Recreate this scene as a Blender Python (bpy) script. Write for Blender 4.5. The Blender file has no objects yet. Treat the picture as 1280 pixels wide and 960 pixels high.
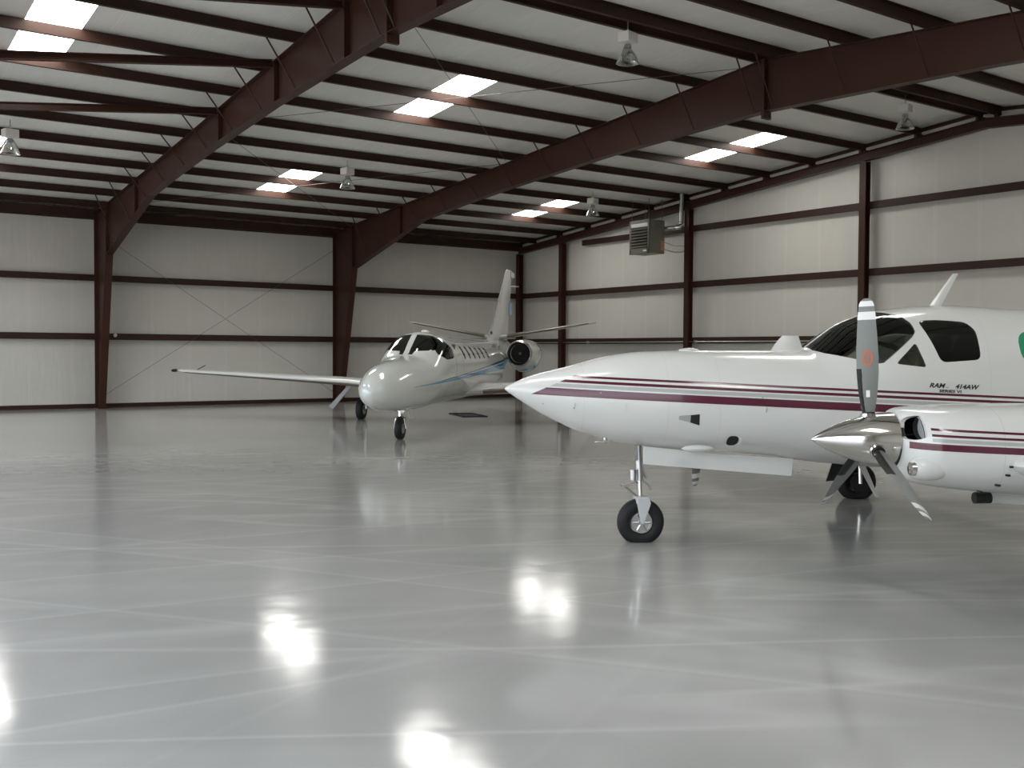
import bpy, bmesh, math, random
from mathutils import Vector, Matrix
from mathutils.bvhtree import BVHTree
random.seed(4)
S = bpy.context.scene
COL = S.collection
PI = math.pi

# ------------------------------------------------------------------ camera, sky, light, exposure
cam_d = bpy.data.cameras.new('camera'); cam = bpy.data.objects.new('camera', cam_d); COL.objects.link(cam)
cam.location = (-24.2086, -33.6634, 1.8532)
yaw, pit, rol = 0.6162, -0.0320, 0.0056
fw = Vector((math.sin(yaw)*math.cos(pit), math.cos(yaw)*math.cos(pit), math.sin(pit)))
r0 = Vector((math.cos(yaw), -math.sin(yaw), 0)); u0 = r0.cross(fw)
rr = r0*math.cos(rol)+u0*math.sin(rol); uu = u0*math.cos(rol)-r0*math.sin(rol)
cam.rotation_euler = Matrix((rr, uu, -fw)).transposed().to_euler()
cam_d.sensor_width = 36; cam_d.lens = 1276.1*36/1280; cam_d.clip_start = .05; cam_d.clip_end = 500
S.camera = cam
S.view_settings.view_transform = 'Standard'; S.view_settings.look = 'None'
S.view_settings.gamma = 1; S.view_settings.use_curve_mapping = False
S.view_settings.exposure = 1.2
S.cycles.max_bounces = 10; S.cycles.diffuse_bounces = 6; S.cycles.glossy_bounces = 5
S.cycles.transmission_bounces = 8; S.cycles.sample_clamp_indirect = 6
S.cycles.caustics_reflective = False; S.cycles.caustics_refractive = False

SKY_STRENGTH = 0.40
SKYLIGHT_EMIT = 7.5
w = bpy.data.worlds.new('sky'); S.world = w; w.use_nodes = True
nt = w.node_tree; bg = nt.nodes['Background']
sk = nt.nodes.new('ShaderNodeTexSky'); sk.sky_type = 'NISHITA'; sk.sun_disc = False
sk.sun_elevation = math.radians(48); sk.sun_rotation = math.radians(100); sk.dust_density = 3.0
hs = nt.nodes.new('ShaderNodeHueSaturation'); hs.inputs['Saturation'].default_value = .35
nt.links.new(sk.outputs[0], hs.inputs['Color']); nt.links.new(hs.outputs[0], bg.inputs[0]); bg.inputs[1].default_value = SKY_STRENGTH
# the sun stands high behind the gable wall and falls on the apron outside
sd = bpy.data.lights.new('sun', 'SUN'); so = bpy.data.objects.new('sun', sd); COL.objects.link(so)
sd.energy = 2.6; sd.angle = .01; sd.color = (1, .95, .88)
so.rotation_euler = Vector((.75, .35, 1.1)).to_track_quat('Z', 'Y').to_euler(); so.location = (20, 10, 40)
# portal in the open hangar door: guides sky sampling, gives off nothing itself
pd = bpy.data.lights.new('door_portal', 'AREA'); po = bpy.data.objects.new('door_portal', pd); COL.objects.link(po)
pd.shape = 'RECTANGLE'; pd.size = 5.2; pd.size_y = 35.5; pd.cycles.is_portal = True
po.location = (-24.75, -19.7, 2.6); po.rotation_euler = (0, -PI/2, 0)

# ------------------------------------------------------------------ material helpers
def mat(name, col, rough=.5, metal=0, spec=.5, coat=0, trans=0, bump=None, var=None, ior=1.45):
    m = bpy.data.materials.new(name); m.use_nodes = True
    n = m.node_tree.nodes; l = m.node_tree.links; b = n['Principled BSDF']
    b.inputs['Base Color'].default_value = (*col, 1); b.inputs['Roughness'].default_value = rough
    b.inputs['Metallic'].default_value = metal; b.inputs['Specular IOR Level'].default_value = spec
    b.inputs['Coat Weight'].default_value = coat; b.inputs['Coat Roughness'].default_value = .04
    b.inputs['Transmission Weight'].default_value = trans; b.inputs['IOR'].default_value = ior
    tc = n.new('ShaderNodeTexCoord')
    if var:
        sc, amt = var
        t = n.new('ShaderNodeTexNoise'); t.inputs['Scale'].default_value = sc; t.inputs['Detail'].default_value = 5
        l.new(tc.outputs['Object'], t.inputs['Vector'])
        mx = n.new('ShaderNodeMix'); mx.data_type = 'RGBA'
        mx.inputs[6].default_value = (*[c*(1-amt) for c in col], 1); mx.inputs[7].default_value = (*[min(1, c*(1+amt)) for c in col], 1)
        l.new(t.outputs['Fac'], mx.inputs[0]); l.new(mx.outputs[2], b.inputs['Base Color'])
    if bump:
        sc, st = bump
        t = n.new('ShaderNodeTexNoise'); t.inputs['Scale'].default_value = sc; t.inputs['Detail'].default_value = 3
        l.new(tc.outputs['Object'], t.inputs['Vector'])
        bp = n.new('ShaderNodeBump'); bp.inputs['Strength'].default_value = st; bp.inputs['Distance'].default_value = .02
        l.new(t.outputs['Fac'], bp.inputs['Height']); l.new(bp.outputs[0], b.inputs['Normal'])
    return m

class G:
    """tiny node-graph helper"""
    def __init__(s, m): s.t = m.node_tree; s.n = s.t.nodes; s.l = s.t.links
    def v(s, x, inp):
        if isinstance(x, (int, float)): inp.default_value = x
        else: s.l.new(x, inp)
    def m(s, op, a, b=0.0, c=None):
        q = s.n.new('ShaderNodeMath'); q.operation = op; s.v(a, q.inputs[0]); s.v(b, q.inputs[1])
        if c is not None: s.v(c, q.inputs[2])
        return q.outputs[0]
    def band(s, x, lo, hi): return s.m('MULTIPLY', s.m('GREATER_THAN', x, lo), s.m('LESS_THAN', x, hi))
    def mix(s, f, a, b):
        q = s.n.new('ShaderNodeMix'); q.data_type = 'RGBA'; s.l.new(f, q.inputs[0])
        for x, i in ((a, 6), (b, 7)):
            if isinstance(x, tuple): q.inputs[i].default_value = (*x, 1)
            else: s.l.new(x, q.inputs[i])
        return q.outputs[2]
    def xyz(s):
        tc = s.n.new('ShaderNodeTexCoord'); sp = s.n.new('ShaderNodeSeparateXYZ'); s.l.new(tc.outputs['Object'], sp.inputs[0])
        return sp.outputs[0], sp.outputs[1], sp.outputs[2]
    def noise(s, sc, det=4, vec=None, rough=.5):
        q = s.n.new('ShaderNodeTexNoise'); q.inputs['Scale'].default_value = sc; q.inputs['Detail'].default_value = det
        q.inputs['Roughness'].default_value = rough
        if vec is None:
            tc = s.n.new('ShaderNodeTexCoord'); vec = tc.outputs['Object']
        s.l.new(vec, q.inputs['Vector']); return q.outputs['Fac']
    def mapped(s, scale, rot=(0, 0, 0)):
        tc = s.n.new('ShaderNodeTexCoord'); mp = s.n.new('ShaderNodeMapping')
        mp.vector_type = 'TEXTURE'; mp.inputs['Scale'].default_value = tuple(1/q for q in scale); mp.inputs['Rotation'].default_value = rot
        s.l.new(tc.outputs['Object'], mp.inputs['Vector']); return mp.outputs[0]
    def ramp(s, f, stops):
        q = s.n.new('ShaderNodeValToRGB'); e = q.color_ramp.elements
        while len(e) < len(stops): e.new(.5)
        for i, (p_, c) in enumerate(stops): e[i].position = p_; e[i].color = (c, c, c, 1) if isinstance(c, (int, float)) else (*c, 1)
        s.l.new(f, q.inputs[0]); return q.outputs[0]

STEEL = mat('red_oxide_steel', (.043, .016, .0095), .45, spec=.3, var=(1.3, .22), bump=(30, .05))
STEEL_D = mat('dark_purlin_steel', (.036, .0155, .010), .5, spec=.3, var=(2, .2))
ROD = mat('bracing_rod_steel', (.10, .09, .085), .45, metal=.3)

def liner(name, axis, col=(.60, .585, .54)):
    """white vinyl insulation facing: seams every 1.22 m and soft sagging folds"""
    m = mat(name, col, .38, spec=.4); g = G(m); b = g.n['Principled BSDF']
    x, y, z = g.xyz(); u = x if axis == 'x' else y
    fr = g.m('FRACT', g.m('DIVIDE', g.m('ADD', u, 100.0), 1.22))
    seam = g.m('ADD', g.band(fr, 0, .022), g.band(fr, .05, .066))
    n1 = g.noise(.9, 5)
    base = g.mix(g.m('MULTIPLY', seam, .35), g.mix(n1, tuple(c*.93 for c in col), tuple(c*1.04 for c in col)), tuple(c*1.18 for c in col))
    g.l.new(base, b.inputs['Base Color'])
    sv = g.mapped((9, 1.2, 1.2) if axis == 'x' else (1.2, 9, 1.2))
    h = g.m('ADD', g.m('MULTIPLY', g.noise(1.0, 3, sv), .6), g.m('MULTIPLY', seam, .25))
    h = g.m('ADD', h, g.m('MULTIPLY', g.noise(2.2, 2), .5))
    bp = g.n.new('ShaderNodeBump'); bp.inputs['Strength'].default_value = .35; bp.inputs['Distance'].default_value = .05
    g.l.new(h, bp.inputs['Height']); g.l.new(bp.outputs[0], b.inputs['Normal']); return m
LIN_X = liner('vinyl_liner_back', 'x'); LIN_Y = liner('vinyl_liner_gable', 'y'); LIN_R = liner('vinyl_liner_roof', 'x', (.78, .78, .745))

def floor_mat():
    m = mat('sealed_concrete', (.36, .365, .35), .2, spec=.55); g = G(m); b = g.n['Principled BSDF']
    n1 = g.noise(.25, 6); n2 = g.noise(1.0, 5, g.mapped((.15, 1.5, 1), (0, 0, .5))); n3 = g.noise(1.0, 5, g.mapped((1.6, .12, 1), (0, 0, -.35)))
    f = g.m('ADD', g.m('MULTIPLY', n1, .45), g.m('ADD', g.m('MULTIPLY', n2, .3), g.m('MULTIPLY', n3, .25)))
    c = g.ramp(f, [(.3, (.325, .325, .312)), (.7, (.405, .40, .382))])
    # pale squeegee streaks and tyre arcs: long thin contour lines of stretched noise
    for k_, (sc_, rot_, amt_) in enumerate((((.05, .75, 1), -.55, .20), ((.04, .55, 1), -.95, .17), ((.05, .6, 1), -.15, .15), ((.03, .5, 1), .45, .05))):
        nz = g.noise(1.0, 2, g.mapped(sc_, (0, 0, rot_)), .35)
        ln = g.m('MAXIMUM', g.m('SUBTRACT', 1.0, g.m('MULTIPLY', g.m('ABSOLUTE', g.m('SUBTRACT', nz, .47+.03*k_)), 70.0)), 0.0)
        wd = g.m('MAXIMUM', g.m('SUBTRACT', 1.0, g.m('MULTIPLY', g.m('ABSOLUTE', g.m('SUBTRACT', nz, .55-.02*k_)), 28.0)), 0.0)
        c = g.mix(g.m('MULTIPLY', g.m('ADD', ln, g.m('MULTIPLY', wd, .4)), amt_), c, (.66, .655, .63))
    # saw-cut joints every 6.1 m
    x, y, z = g.xyz()
    j = g.m('ADD', g.m('LESS_THAN', g.m('FRACT', g.m('DIVIDE', g.m('ADD', x, 100.3), 6.1)), .0012), g.m('LESS_THAN', g.m('FRACT', g.m('DIVIDE', g.m('ADD', y, 101.9), 6.1)), .0012))
    c = g.mix(g.m('MULTIPLY', j, .12), c, (.25, .25, .24))
    g.l.new(c, b.inputs['Base Color'])
    r = g.ramp(g.m('ADD', g.m('MULTIPLY', n2, .6), g.m('MULTIPLY', g.noise(.5, 4), .4)), [(.3, .095), (.7, .135)])
    g.l.new(r, b.inputs['Roughness'])
    h = g.m('ADD', g.noise(3.2, 1), g.m('MULTIPLY', g.noise(1.0, 1), .8))
    bp = g.n.new('ShaderNodeBump'); bp.inputs['Strength'].default_value = 1.0; bp.inputs['Distance'].default_value = .0017
    g.l.new(h, bp.inputs['Height']); g.l.new(bp.outputs[0], b.inputs['Normal']); return m
FLOOR = floor_mat()
APRON = mat('apron_concrete', (.42, .41, .38), .8, var=(.6, .15))

WHITE = mat('white_aircraft_paint', (.63, .635, .615), .2, coat=.3)
CHROME = mat('polished_aluminium', (.72, .70, .66), .11, metal=1)
METAL = mat('bare_metal', (.55, .55, .55), .3, metal=1)
GREYM = mat('grey_enamel', (.30, .31, .31), .4)
RUBBER = mat('tyre_rubber', (.012, .012, .013), .6, spec=.35)
BLACK = mat('black_plastic', (.012, .012, .012), .5)
DARKIN = mat('dark_interior', (.10, .10, .095), .8)
TAN = mat('tan_upholstery', (.32, .27, .19), .8)
REDLENS = mat('red_lens', (.4, .02, .01), .2)
BLADE = mat('propeller_grey', (.20, .21, .20), .38)
BLADEW = mat('propeller_tip_white', (.8, .8, .8), .35)
ORANGE = mat('orange_decal', (.55, .16, .06), .5)
BOOT = mat('deicing_boot', (.16, .13, .10), .5)
HEAT = mat('heater_enamel', (.155, .15, .115), .4)
GALV = mat('galvanised_pipe', (.5, .52, .5), .28, metal=.9)
BALL = mat('ballast_white', (.72, .70, .67), .45)
LENS = mat('lamp_glass', (.9, .9, .9), .05, trans=.9)
REFLG = None

def glass(name, col, alpha=.35):
    m = bpy.data.materials.new(name); m.use_nodes = True; n = m.node_tree.nodes; l = m.node_tree.links
    n.clear(); o = n.new('ShaderNodeOutputMaterial'); t = n.new('ShaderNodeBsdfTransparent'); t.inputs[0].default_value = (*col, 1)
    gl = n.new('ShaderNodeBsdfGlossy'); gl.inputs['Roughness'].default_value = .03; gl.inputs[0].default_value = (.9, .9, .9, 1)
    fr = n.new('ShaderNodeFresnel'); fr.inputs[0].default_value = 1.5
    mx = n.new('ShaderNodeMixShader'); l.new(fr.outputs[0], mx.inputs[0]); l.new(t.outputs[0], mx.inputs[1]); l.new(gl.outputs[0], mx.inputs[2]); l.new(mx.outputs[0], o.inputs[0]); return m
def prismatic():
    m = glass('prismatic_reflector', (.85, .87, .84)); n = m.node_tree.nodes; l = m.node_tree.links
    mx = [q for q in n if q.type == 'MIX_SHADER'][0]; lw = n.new('ShaderNodeLayerWeight'); lw.inputs[0].default_value = .55
    l.new(lw.outputs['Facing'], mx.inputs[0])
    for q in n:
        if q.type == 'BSDF_GLOSSY': q.inputs['Roughness'].default_value = .10; q.inputs[0].default_value = (.85, .86, .84, 1)
    return m
REFLG = prismatic()
GLASS = glass('windshield_glass', (.80, .84, .80)); GLASSD = glass('cabin_glass', (.30, .32, .31)); GLASSG = mat('green_window_pane', (.03, .26, .13), .08)  # the green window material is a plain opaque colour

def emis(name, col, s):
    m = bpy.data.materials.new(name); m.use_nodes = True; b = m.node_tree.nodes['Principled BSDF']
    b.inputs['Base Color'].default_value = (.8, .8, .8, 1); b.inputs['Emission Color'].default_value = (*col, 1); b.inputs['Emission Strength'].default_value = s
    return m
SKYL = emis('translucent_skylight_panel', (1, .98, .93), SKYLIGHT_EMIT)

def stripe_paint():
    """white paint with maroon and grey cheat lines, laid out along the aircraft's own length"""
    m = mat('striped_aircraft_paint', (.63, .635, .615), .2, coat=.3); g = G(m); b = g.n['Principled BSDF']
    x, y, z = g.xyz(); zz = g.m('ADD', z, g.m('MULTIPLY', x, .042))
    start = g.m('ADD', g.m('MULTIPLY', zz, 2.05), -.947-1.475*2.05)
    on = g.m('GREATER_THAN', x, start)
    def S_(lo, hi): return g.m('MULTIPLY', g.band(zz, lo, hi), on)
    mar = g.m('ADD', S_(1.402, 1.474), g.m('ADD', S_(1.532, 1.558), S_(1.580, 1.602)))
    gr = S_(1.487, 1.519)
    jt = g.m('ADD', g.band(x, -.612, -.608), g.m('ADD', g.band(x, .148, .152), g.m('ADD', g.band(x, .618, .622), g.band(x, 3.12, 3.124))))
    c = g.mix(g.m('MULTIPLY', jt, .25), (.63, .635, .615), (.35, .35, .35))
    c = g.mix(gr, g.mix(mar, c, (.088, .012, .030)), (.40, .41, .40))
    g.l.new(c, b.inputs['Base Color']); return m
def nacelle_paint():
    m = mat('striped_nacelle_paint', (.63, .635, .615), .2, coat=.3); g = G(m); b = g.n['Principled BSDF']
    x, y, z = g.xyz(); zz = g.m('ADD', z, g.m('MULTIPLY', g.m('SUBTRACT', x, 1.43), .044))
    on = g.m('GREATER_THAN', x, 1.50); om = g.m('GREATER_THAN', x, 1.39)
    mar = g.m('ADD', g.m('MULTIPLY', g.band(zz, 1.178, 1.226), om), g.m('MULTIPLY', on, g.m('ADD', g.band(zz, 1.275, 1.292), g.band(zz, 1.316, 1.333))))
    gr = g.m('MULTIPLY', on, g.band(zz, 1.238, 1.262))
    jt = g.band(x, 1.985, 1.990)
    c = g.mix(g.m('MULTIPLY', jt, .3), (.63, .635, .615), (.3, .3, .3))
    c = g.mix(gr, g.mix(mar, c, (.088, .012, .030)), (.40, .41, .40))
    g.l.new(c, b.inputs['Base Color']); return m
def jet_paint():
    m = mat('blue_striped_jet_paint', (.60, .625, .60), .14, coat=.7); g = G(m); b = g.n['Principled BSDF']
    x, y, z = g.xyz(); q = g.m('ADD', x, .9)
    c0 = g.m('ADD', g.m('MULTIPLY', q, .042), 1.125); d = g.m('SUBTRACT', z, c0)
    hf = g.m('ADD', g.m('MULTIPLY', q, .0175), .005)
    rel = g.m('DIVIDE', d, g.m('MAXIMUM', hf, .001))
    on = g.m('MULTIPLY', g.m('GREATER_THAN', x, -.9), g.m('LESS_THAN', x, 9.2))
    core = g.m('MULTIPLY', g.band(rel, -.75, .35), on); top = g.m('MULTIPLY', g.band(rel, .6, 1.0), on)
    sid = g.m('LESS_THAN', y, 0)
    dl = g.m('MULTIPLY', sid, g.m('MULTIPLY', g.band(z, 1.05, 1.95), g.m('ADD', g.band(x, 1.70, 1.73), g.band(x, 2.36, 2.385))))
    c = g.mix(g.m('MULTIPLY', dl, .55), (.60, .625, .60), (.06, .06, .06))
    c = g.mix(top, g.mix(core, c, (.05, .30, .58)), (.02, .10, .30))
    g.l.new(c, b.inputs['Base Color']); return m
def cowl_blue():
    m = mat('blue_bottomed_cowling_paint', (.60, .625, .60), .16, coat=.6); g = G(m); b = g.n['Principled BSDF']
    x, y, z = g.xyz(); c = g.mix(g.m('MULTIPLY', g.m('LESS_THAN', z, 1.455), g.m('GREATER_THAN', x, 8.62)), (.60, .625, .60), (.05, .30, .58))
    g.l.new(c, b.inputs['Base Color']); return m
STRIPE, NACP, JETP, COWLB = stripe_paint(), nacelle_paint(), jet_paint(), cowl_blue()

# ------------------------------------------------------------------ mesh helpers
def box(bm, a, b, M=None):
    vs = [bm.verts.new((x, y, z)) for x in (a[0], b[0]) for y in (a[1], b[1]) for z in (a[2], b[2])]
    for f in ((0, 1, 3, 2), (4, 6, 7, 5), (0, 4, 5, 1), (2, 3, 7, 6), (0, 2, 6, 4), (1, 5, 7, 3)): bm.faces.new([vs[i] for i in f])
    if M is not None:
        for v in vs: v.co = M @ v.co
    return vs
def prism(bm, pts, d):
    """closed polygon (3-D points) pushed along the vector d"""
    a = [bm.verts.new(p) for p in pts]; b = [bm.verts.new(Vector(p)+Vector(d)) for p in pts]; n = len(pts)
    bm.faces.new(a); bm.faces.new(b[::-1])
    for i in range(n): bm.faces.new((a[i], b[i], b[(i+1) % n], a[(i+1) % n]))
def rings(bm, rs, cap=True, close=False):
    V = [[bm.verts.new(p) for p in r] for r in rs]; n = len(V[0]); m = len(V)
    for i in range(m if close else m-1):
        A, B = V[i], V[(i+1) % m]
        for j in range(n): bm.faces.new((A[j], A[(j+1) % n], B[(j+1) % n], B[j]))
    if cap and not close: bm.faces.new(V[0][::-1]); bm.faces.new(V[-1])
def tube(bm, pts, r, n=10, r2=None):
    pts = [Vector(p) for p in pts]; R = []
    for i, p in enumerate(pts):
        d = (pts[min(i+1, len(pts)-1)]-pts[max(i-1, 0)]).normalized()
        a = d.cross(Vector((0, 0, 1)) if abs(d.z) < .95 else Vector((1, 0, 0))).normalized(); b = d.cross(a)
        q = r if r2 is None else r+(r2-r)*i/(len(pts)-1)
        R.append([p+a*q*math.cos(2*PI*k/n)+b*q*math.sin(2*PI*k/n) for k in range(n)])
    rings(bm, R)
def lathe(bm, prof, o=(0, 0, 0), axis='z', n=32, sx=1, sy=1):
    """prof: (distance along the axis, radius)"""
    o = Vector(o); R = []
    for h, r in prof:
        q = []
        for k in range(n):
            c, s = r*math.cos(2*PI*k/n)*sx, r*math.sin(2*PI*k/n)*sy
            q.append(o+Vector({'z': (c, s, h), 'x': (h, c, s), 'y': (c, h, s)}[axis]))
        R.append(q)
    rings(bm, R)
def mk(name, bm, m, parent=None, smooth=False, sharp=40, bev=0):
    bmesh.ops.remove_doubles(bm, verts=bm.verts, dist=1e-6)
    bmesh.ops.recalc_face_normals(bm, faces=bm.faces)
    me = bpy.data.meshes.new(name); bm.to_mesh(me); bm.free(); me.materials.append(m)
    o = bpy.data.objects.new(name, me); COL.objects.link(o)
    if parent is not None: o.parent = parent
    if smooth:
        me.polygons.foreach_set('use_smooth', [True]*len(me.polygons)); me.set_sharp_from_angle(angle=math.radians(sharp))
    if bev:
        b = o.modifiers.new('bevel', 'BEVEL'); b.width = bev; b.segments = 2; b.limit_method = 'ANGLE'
    return o
def tag(o, label=None, cat=None, group=None, kind=None):
    for k, v in (('label', label), ('category', cat), ('group', group), ('kind', kind)):
        if v: o[k] = v
    return o
def empty(name, loc=(0, 0, 0), rz=0):
    o = bpy.data.objects.new(name, None); COL.objects.link(o); o.location = loc; o.rotation_euler = (0, 0, rz); o.empty_display_size = .2; return o
def copy_tree(o, parent=None):
    c = o.copy(); COL.objects.link(c)
    if parent is not None: c.parent = parent
    for k in [x for x in COL.objects if x.parent == o]: copy_tree(k, c)
    return c
def NB(): return bmesh.new()

# ------------------------------------------------------------------ building constants
X1, X2, XG, XL = -16.281, -8.159, 0.0, -24.70      # frame planes, gable girt plane, door wall
YB, YF, YR = .20, -39.70, -19.76                   # back liner, front liner, ridge
def zr(y): return 6.065+(-y if y > YR else y-2*YR)/12.0      # top of rafters
PD = .205                                            # purlin depth
def zl(y): return zr(y)+PD+.01                       # roof liner
SKYX = (-20.38, -12.31, -2.99); SW = .46
SKYY = ((-12.70, -15.85), (-3.95, -7.05))
SKYY = SKYY+tuple((2*YR-b, 2*YR-a) for a, b in SKYY)

# ------------------------------------------------------------------ setting
bm = NB(); box(bm, (-24.9, YF-.1, -.15), (.3, YB+.1, 0)); tag(mk('floor', bm, FLOOR), kind='structure')
bm = NB(); box(bm, (-90, -90, -.4), (-24.9, 60, -.02)); tag(mk('ground_outside', bm, APRON), kind='structure')
bm = NB(); box(bm, (-24.9, YB, -.05), (.3, YB+.1, zl(0)+.02)); tag(mk('wall_back', bm, LIN_X), kind='structure')
bm = NB(); box(bm, (-24.9, YF-.1, -.05), (.3, YF, zl(0)+.02)); tag(mk('wall_front', bm, LIN_X), kind='structure')
bm = NB(); prism(bm, [(.2, YB, 0), (.2, YF, 0), (.2, YF, zl(0)), (.2, YR, zl(YR)), (.2, YB, zl(0))], (.1, 0, 0)); tag(mk('wall_right', bm, LIN_Y), kind='structure')
bm = NB()   # door wall: jambs and the gable above the open hangar door
DY0, DY1, DH = -2.0, -37.4, 5.15
prism(bm, [(XL-.1, YB, 0), (XL-.1, DY0, 0), (XL-.1, DY0, zl(0)-.3), (XL-.1, YB, zl(0))], (.1, 0, 0))
prism(bm, [(XL-.1, DY1, 0), (XL-.1, YF, 0), (XL-.1, YF, zl(0)), (XL-.1, DY1, zl(0)-.3)], (.1, 0, 0))
prism(bm, [(XL-.1, DY0, DH), (XL-.1, DY1, DH), (XL-.1, DY1, zl(DY1)), (XL-.1, YR, zl(YR)), (XL-.1, DY0, zl(DY0))], (.1, 0, 0))
tag(mk('wall_left', bm, LIN_Y), kind='structure')
def roof_slab():
    bm = NB(); xs = sorted([-24.9, .3]+[x+s*SW for x in SKYX for s in (-1, 1)])
    ys = sorted([YB+.1, YR, YF-.1]+[v for ab in SKYY for v in ab])
    for i in range(len(xs)-1):
        for j in range(len(ys)-1):
            xm, ym = (xs[i]+xs[i+1])/2, (ys[j]+ys[j+1])/2
            if any(abs(xm-x) < SW for x in SKYX) and any(b < ym < a for a, b in SKYY): continue
            a, b = ys[j], ys[j+1]
            P = [(xs[i], a, zl(a)), (xs[i+1], a, zl(a)), (xs[i+1], b, zl(b)), (xs[i], b, zl(b))]
            prism(bm, P, (0, 0, .08))
    return bm
tag(mk('ceiling', roof_slab(), LIN_R), kind='structure')
bm = NB(); box(bm, (-24.7, .12, 0), (.1, YB, .13)); box(bm, (-24.7, .04, 0), (.1, YB, .02)); tag(mk('baseboard_back', bm, STEEL_D), kind='structure')
bm = NB(); box(bm, (.12, YF, 0), (.2, YB-.1, .13)); box(bm, (.04, YF, 0), (.2, YB-.1, .02)); tag(mk('baseboard_right', bm, STEEL_D), kind='structure')
bm = NB(); prism(bm, [(.13, YB-.02, zl(0)-.09), (.13, YR, zl(YR)-.09), (.13, YF, zl(0)-.09), (.13, YF, zl(0)-.005), (.13, YR, zl(YR)-.005), (.13, YB-.02, zl(0)-.005)], (.07, 0, 0)); tag(mk('trim_1', bm, STEEL_D), kind='structure')
bm = NB(); box(bm, (XL, DY1, DH-.02), (XL+.3, DY0, DH+.3)); box(bm, (XL, DY0, 0), (XL+.25, DY0+.2, DH)); box(bm, (XL, DY1-.2, 0), (XL+.25, DY1, DH)); tag(mk('trim_2', bm, STEEL_D), kind='structure')

# ------------------------------------------------------------------ skylights
k = 0
names = {(-20.38, 0): 'bright white roof skylight panel at the upper left above the long grey strut',
         (-20.38, 1): 'white roof skylight at the far left edge behind the hanging lamp',
         (-12.31, 0): 'bright white skylight panel high between the two big rafters',
         (-12.31, 1): 'small white skylight left of the pendant lamp, low over the back wall',
         (-2.99, 0): 'white skylight panel beyond the second rafter, nearest the gable rake',
         (-2.99, 1): 'smallest white skylight, far back right of the second rafter knee'}
for x in SKYX:
    for j, (a, b) in enumerate(SKYY):
        bm = NB(); P = [(x-SW, a, zl(a)+.004), (x+SW, a, zl(a)+.004), (x+SW, b, zl(b)+.004), (x-SW, b, zl(b)+.004)]
        prism(bm, P, (0, 0, .03)); o = mk('skylight', bm, SKYL)
        if (x, j) in names: tag(o, names[(x, j)], 'skylight', 'translucent roof skylights')
        else: tag(o, 'white skylight in the near roof slope, %s row, %s' % ('upper' if j == 2 else 'lower', {-20.38: 'bay by the hangar door', -12.31: 'middle bay', -2.99: 'bay by the gable wall'}[x]), 'skylight', 'translucent roof skylights')

# ------------------------------------------------------------------ purlins, girts
def zee(bm, A, B, up, side, d=PD, fl=.07, t=.008):
    """Z section running A->B, web along up, flanges along +-side"""
    A, B, up, side = map(Vector, (A, B, up, side)); L = B-A
    for P in ([(0, 0), (t, 0), (t, d), (0, d)],):
        prism(bm, [A+side*p+up*q for p, q in P], L)
    prism(bm, [A+side*p+up*q for p, q in ((-fl, 0), (0, 0), (0, t), (-fl, t))], L)
    prism(bm, [A+side*p+up*q for p, q in ((-fl, t), (-fl+t*.9, t), (-fl+t*.9, t+.018), (-fl, t+.018))], L)
    prism(bm, [A+side*p+up*q for p, q in ((t, d-t), (fl, d-t), (fl, d), (t, d))], L)
PY = [-19.52+1.690*i for i in range(0, 12)]     # ridge to eave
ords = ['first', 'second', 'third', 'fourth', 'fifth', 'sixth', 'seventh', 'eighth', 'ninth', 'tenth', 'eleventh', 'twelfth']
for i, y in enumerate(PY):
    if y > -.6: continue
    bm = NB(); zee(bm, (-24.6, y, zr(y)+.002), (.12, y, zr(y)+.002), (0, -.083, .9966), (0, 1, 0))
    where = 'beside the ridge' if i == 0 else '%s one below the ridge towards the back wall' % ords[i]
    tag(mk('purlin', bm, STEEL_D), 'dark brown steel roof purlin, '+where, 'roof beam', 'roof purlins')
for i in range(0, 7):
    y = 2*YR-PY[i]
    bm = NB(); zee(bm, (-24.6, y, zr(y)+.002), (.12, y, zr(y)+.002), (0, .083, .9966), (0, -1, 0))
    tag(mk('purlin', bm, STEEL_D), 'dark brown steel purlin on the near roof slope, %s from the ridge' % ords[i], 'roof beam', 'roof purlins')
# eave strut along the back wall
bm = NB(); prism(bm, [(-24.6, -.02, 5.93), (-24.6, .19, 5.93), (-24.6, .19, 6.20), (-24.6, -.02, 6.22)], (24.7, 0, 0))
box(bm, (-24.6, .10, 5.90), (.1, .19, 5.93))
tag(mk('eave_strut', bm, STEEL_D), 'dark steel eave beam running along the top of the back wall', 'eave beam')
for z, q in ((2.286, 'lower'), (4.115, 'upper')):
    bm = NB(); zee(bm, (-24.6, 0, z-.07), (.1, 0, z-.07), (0, 1, 0), (0, 0, 1), d=.195)
    box(bm, (-24.6, -.006, z-.07-.07), (.1, .002, z+.06))
    tag(mk('girt', bm, STEEL_D), 'dark horizontal steel girt on the back wall, the %s of the two' % q, 'wall beam', 'wall girts')
YP = [-2.925, -9.613, -16.30, -23.08, -29.77, -36.45]
for z, q, y0 in ((2.286, 'lowest of three', .0), (4.115, 'middle of three', .0), (5.944, 'topmost, short of the corner', -3.95)):
    bm = NB(); zee(bm, (0, y0, z-.07), (0, YF+.05, z-.07), (1, 0, 0), (0, 0, 1), d=.195)
    box(bm, (-.006, YF+.05, z-.13), (.002, y0, z+.06))
    tag(mk('girt', bm, STEEL_D), 'dark horizontal steel girt on the right gable wall, '+q, 'wall beam', 'wall girts')
def ibeam(bm, x, y, z0, z1, fw_=.20, d=.22, along='x', t=.012):
    """vertical I column: flanges across, web along the given axis"""
    if along == 'x':
        box(bm, (x-d, y-fw_/2, z0), (x-d+t, y+fw_/2, z1)); box(bm, (x-t, y-fw_/2, z0), (x, y+fw_/2, z1)); box(bm, (x-d+t, y-t/2, z0), (x-t, y+t/2, z1))
pn = ['second post from the back corner', 'beside the wall heater', 'fourth one along, above the cockpit', 'fifth one along', 'sixth one along', 'last one before the front corner']
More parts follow.
